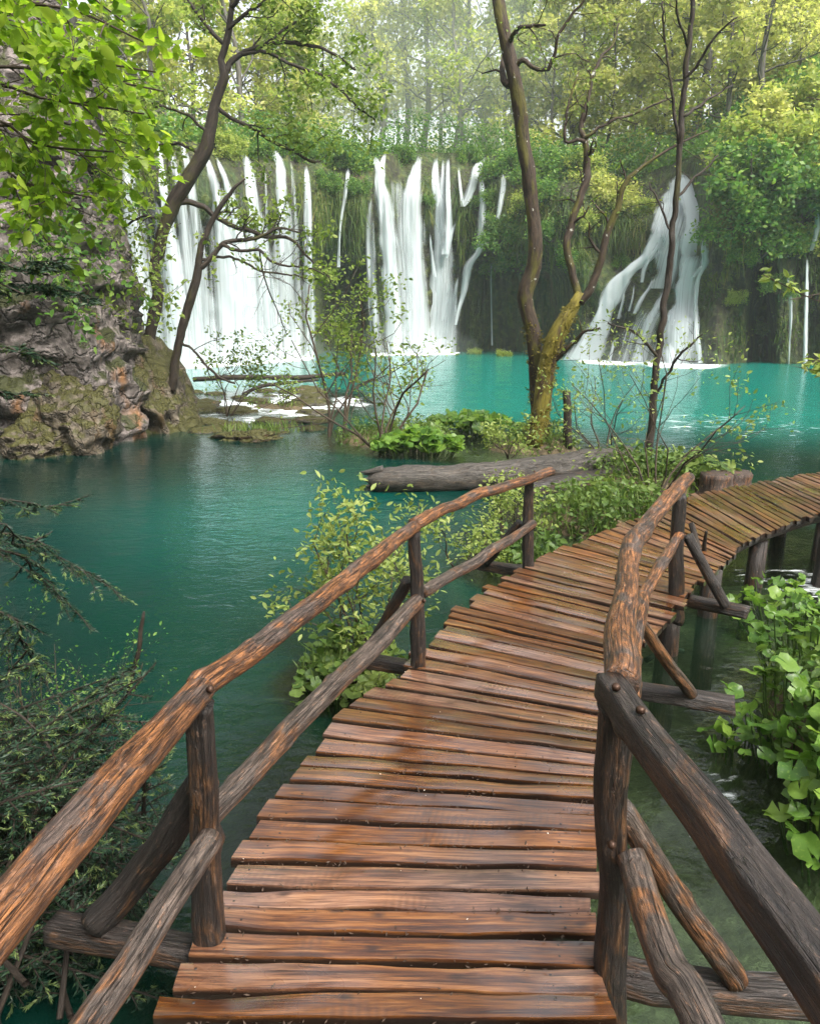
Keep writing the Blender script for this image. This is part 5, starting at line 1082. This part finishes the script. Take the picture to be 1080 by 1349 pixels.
# ------------------------------------------------------------------ air, light, camera
bm = np.array([(x, y, z) for x in (-110, 110) for y in (-30, 215) for z in (-5, 62)], float)
g = Geo(); g.add(bm, [(0, 1, 3, 2), (4, 6, 7, 5), (0, 4, 5, 1), (2, 3, 7, 6), (0, 2, 6, 4), (1, 5, 7, 3)])
m = M('hazy_air'); v = m.n('VolumePrincipled', {'Color': (.93, 1., .97), 'Density': .0008, 'Anisotropy': .25}); mm = m.done(v.outputs[0], 'Volume')
tag(g.obj('haze', mm, smooth=False), kind='stuff')

m = M('spray_mist'); v = m.n('VolumePrincipled', {'Color': (.95, 1., .98), 'Density': .026, 'Anisotropy': .2}); spray = m.done(v.outputs[0], 'Volume')
m = M('drifting_mist'); v = m.n('VolumePrincipled', {'Color': (.88, 1., .95), 'Density': .024, 'Anisotropy': .2}); drift = m.done(v.outputs[0], 'Volume')
for c, r_s, mt in ((P(320, 478), (5.5, 2.2, 1.9), spray), (P(550, 467), (4.2, 2.2, 2.2), spray), (P(890, 479), (2.2, 1.6, 1.3), spray), (P(785, 475), (1.8, 1.4, 1.1), spray), (R(590, 130, 62), (13, 8, 8.5), drift)):
    th, ph = np.meshgrid(np.linspace(.001, math.pi-.001, 24), np.linspace(0, 2*math.pi, 36, endpoint=False), indexing='ij')
    d = np.stack([np.sin(th)*np.cos(ph), np.sin(th)*np.sin(ph), np.cos(th)], -1); k = 1+.25*fbm(d*1.6, 3, int(c[0]*3) % 50); V = d*k[..., None]*np.array(r_s)+c-np.array([0, .6, -.2])
    ii = np.arange(23)[:, None]*36; jj = np.arange(36)[None]; j2 = (jj+1) % 36
    g = Geo(); g.add(V.reshape(-1, 3), np.stack([ii+jj, ii+36+jj, ii+36+j2, ii+j2], -1).reshape(-1, 4)); tag(g.obj('mist', mt), kind='stuff')

SUN_EL, SUN_AZ = math.radians(50), math.radians(140)      # azimuth measured from straight ahead (+Y) towards the right (+X)
w = bpy.data.worlds.new('World'); scene.world = w; w.use_nodes = True; nt = w.node_tree; nt.nodes.clear()
sky = nt.nodes.new('ShaderNodeTexSky'); sky.sky_type = 'NISHITA'; sky.sun_disc = False; sky.sun_elevation = SUN_EL; sky.sun_rotation = SUN_AZ; sky.air_density = 1.; sky.dust_density = 6.; sky.ozone_density = .6
hs = nt.nodes.new('ShaderNodeHueSaturation'); hs.inputs['Saturation'].default_value = .25; nt.links.new(sky.outputs[0], hs.inputs['Color'])
bg = nt.nodes.new('ShaderNodeBackground'); bg.inputs['Strength'].default_value = .15; nt.links.new(hs.outputs[0], bg.inputs['Color'])
ow = nt.nodes.new('ShaderNodeOutputWorld'); nt.links.new(bg.outputs[0], ow.inputs['Surface'])
sd = bpy.data.lights.new('sun', 'SUN'); sd.energy = 1.5; sd.angle = math.radians(16); sd.color = (1., .96, .88)
so = bpy.data.objects.new('sun', sd); COL.objects.link(so)
dirv = Vector((math.sin(SUN_AZ)*math.cos(SUN_EL), math.cos(SUN_AZ)*math.cos(SUN_EL), math.sin(SUN_EL)))
so.rotation_euler = dirv.to_track_quat('Z', 'Y').to_euler(); so.location = dirv*60

cd = bpy.data.cameras.new('camera'); co = bpy.data.objects.new('camera', cd); COL.objects.link(co)
co.location = (0, 0, H); co.rotation_euler = (math.pi/2-PIT, 0, 0); cd.sensor_fit = 'VERTICAL'; cd.sensor_height = 36; cd.lens = F/1349*36; cd.clip_end = 600; cd.clip_start = .05
scene.camera = co
vs = scene.view_settings; vs.view_transform = 'Standard'; vs.look = 'None'; vs.gamma = 1; vs.exposure = 1.62
scene.render.engine = 'CYCLES'; cy = scene.cycles; cy.denoising_prefilter = 'NONE'
cy.max_bounces = 7; cy.diffuse_bounces = 3; cy.glossy_bounces = 3; cy.transmission_bounces = 3; cy.volume_bounces = 2; cy.transparent_max_bounces = 16
cy.caustics_reflective = False; cy.caustics_refractive = False; cy.sample_clamp_indirect = 6.; cy.use_denoising = True
try: cy.denoiser = 'OPENIMAGEDENOISE'
except Exception: pass
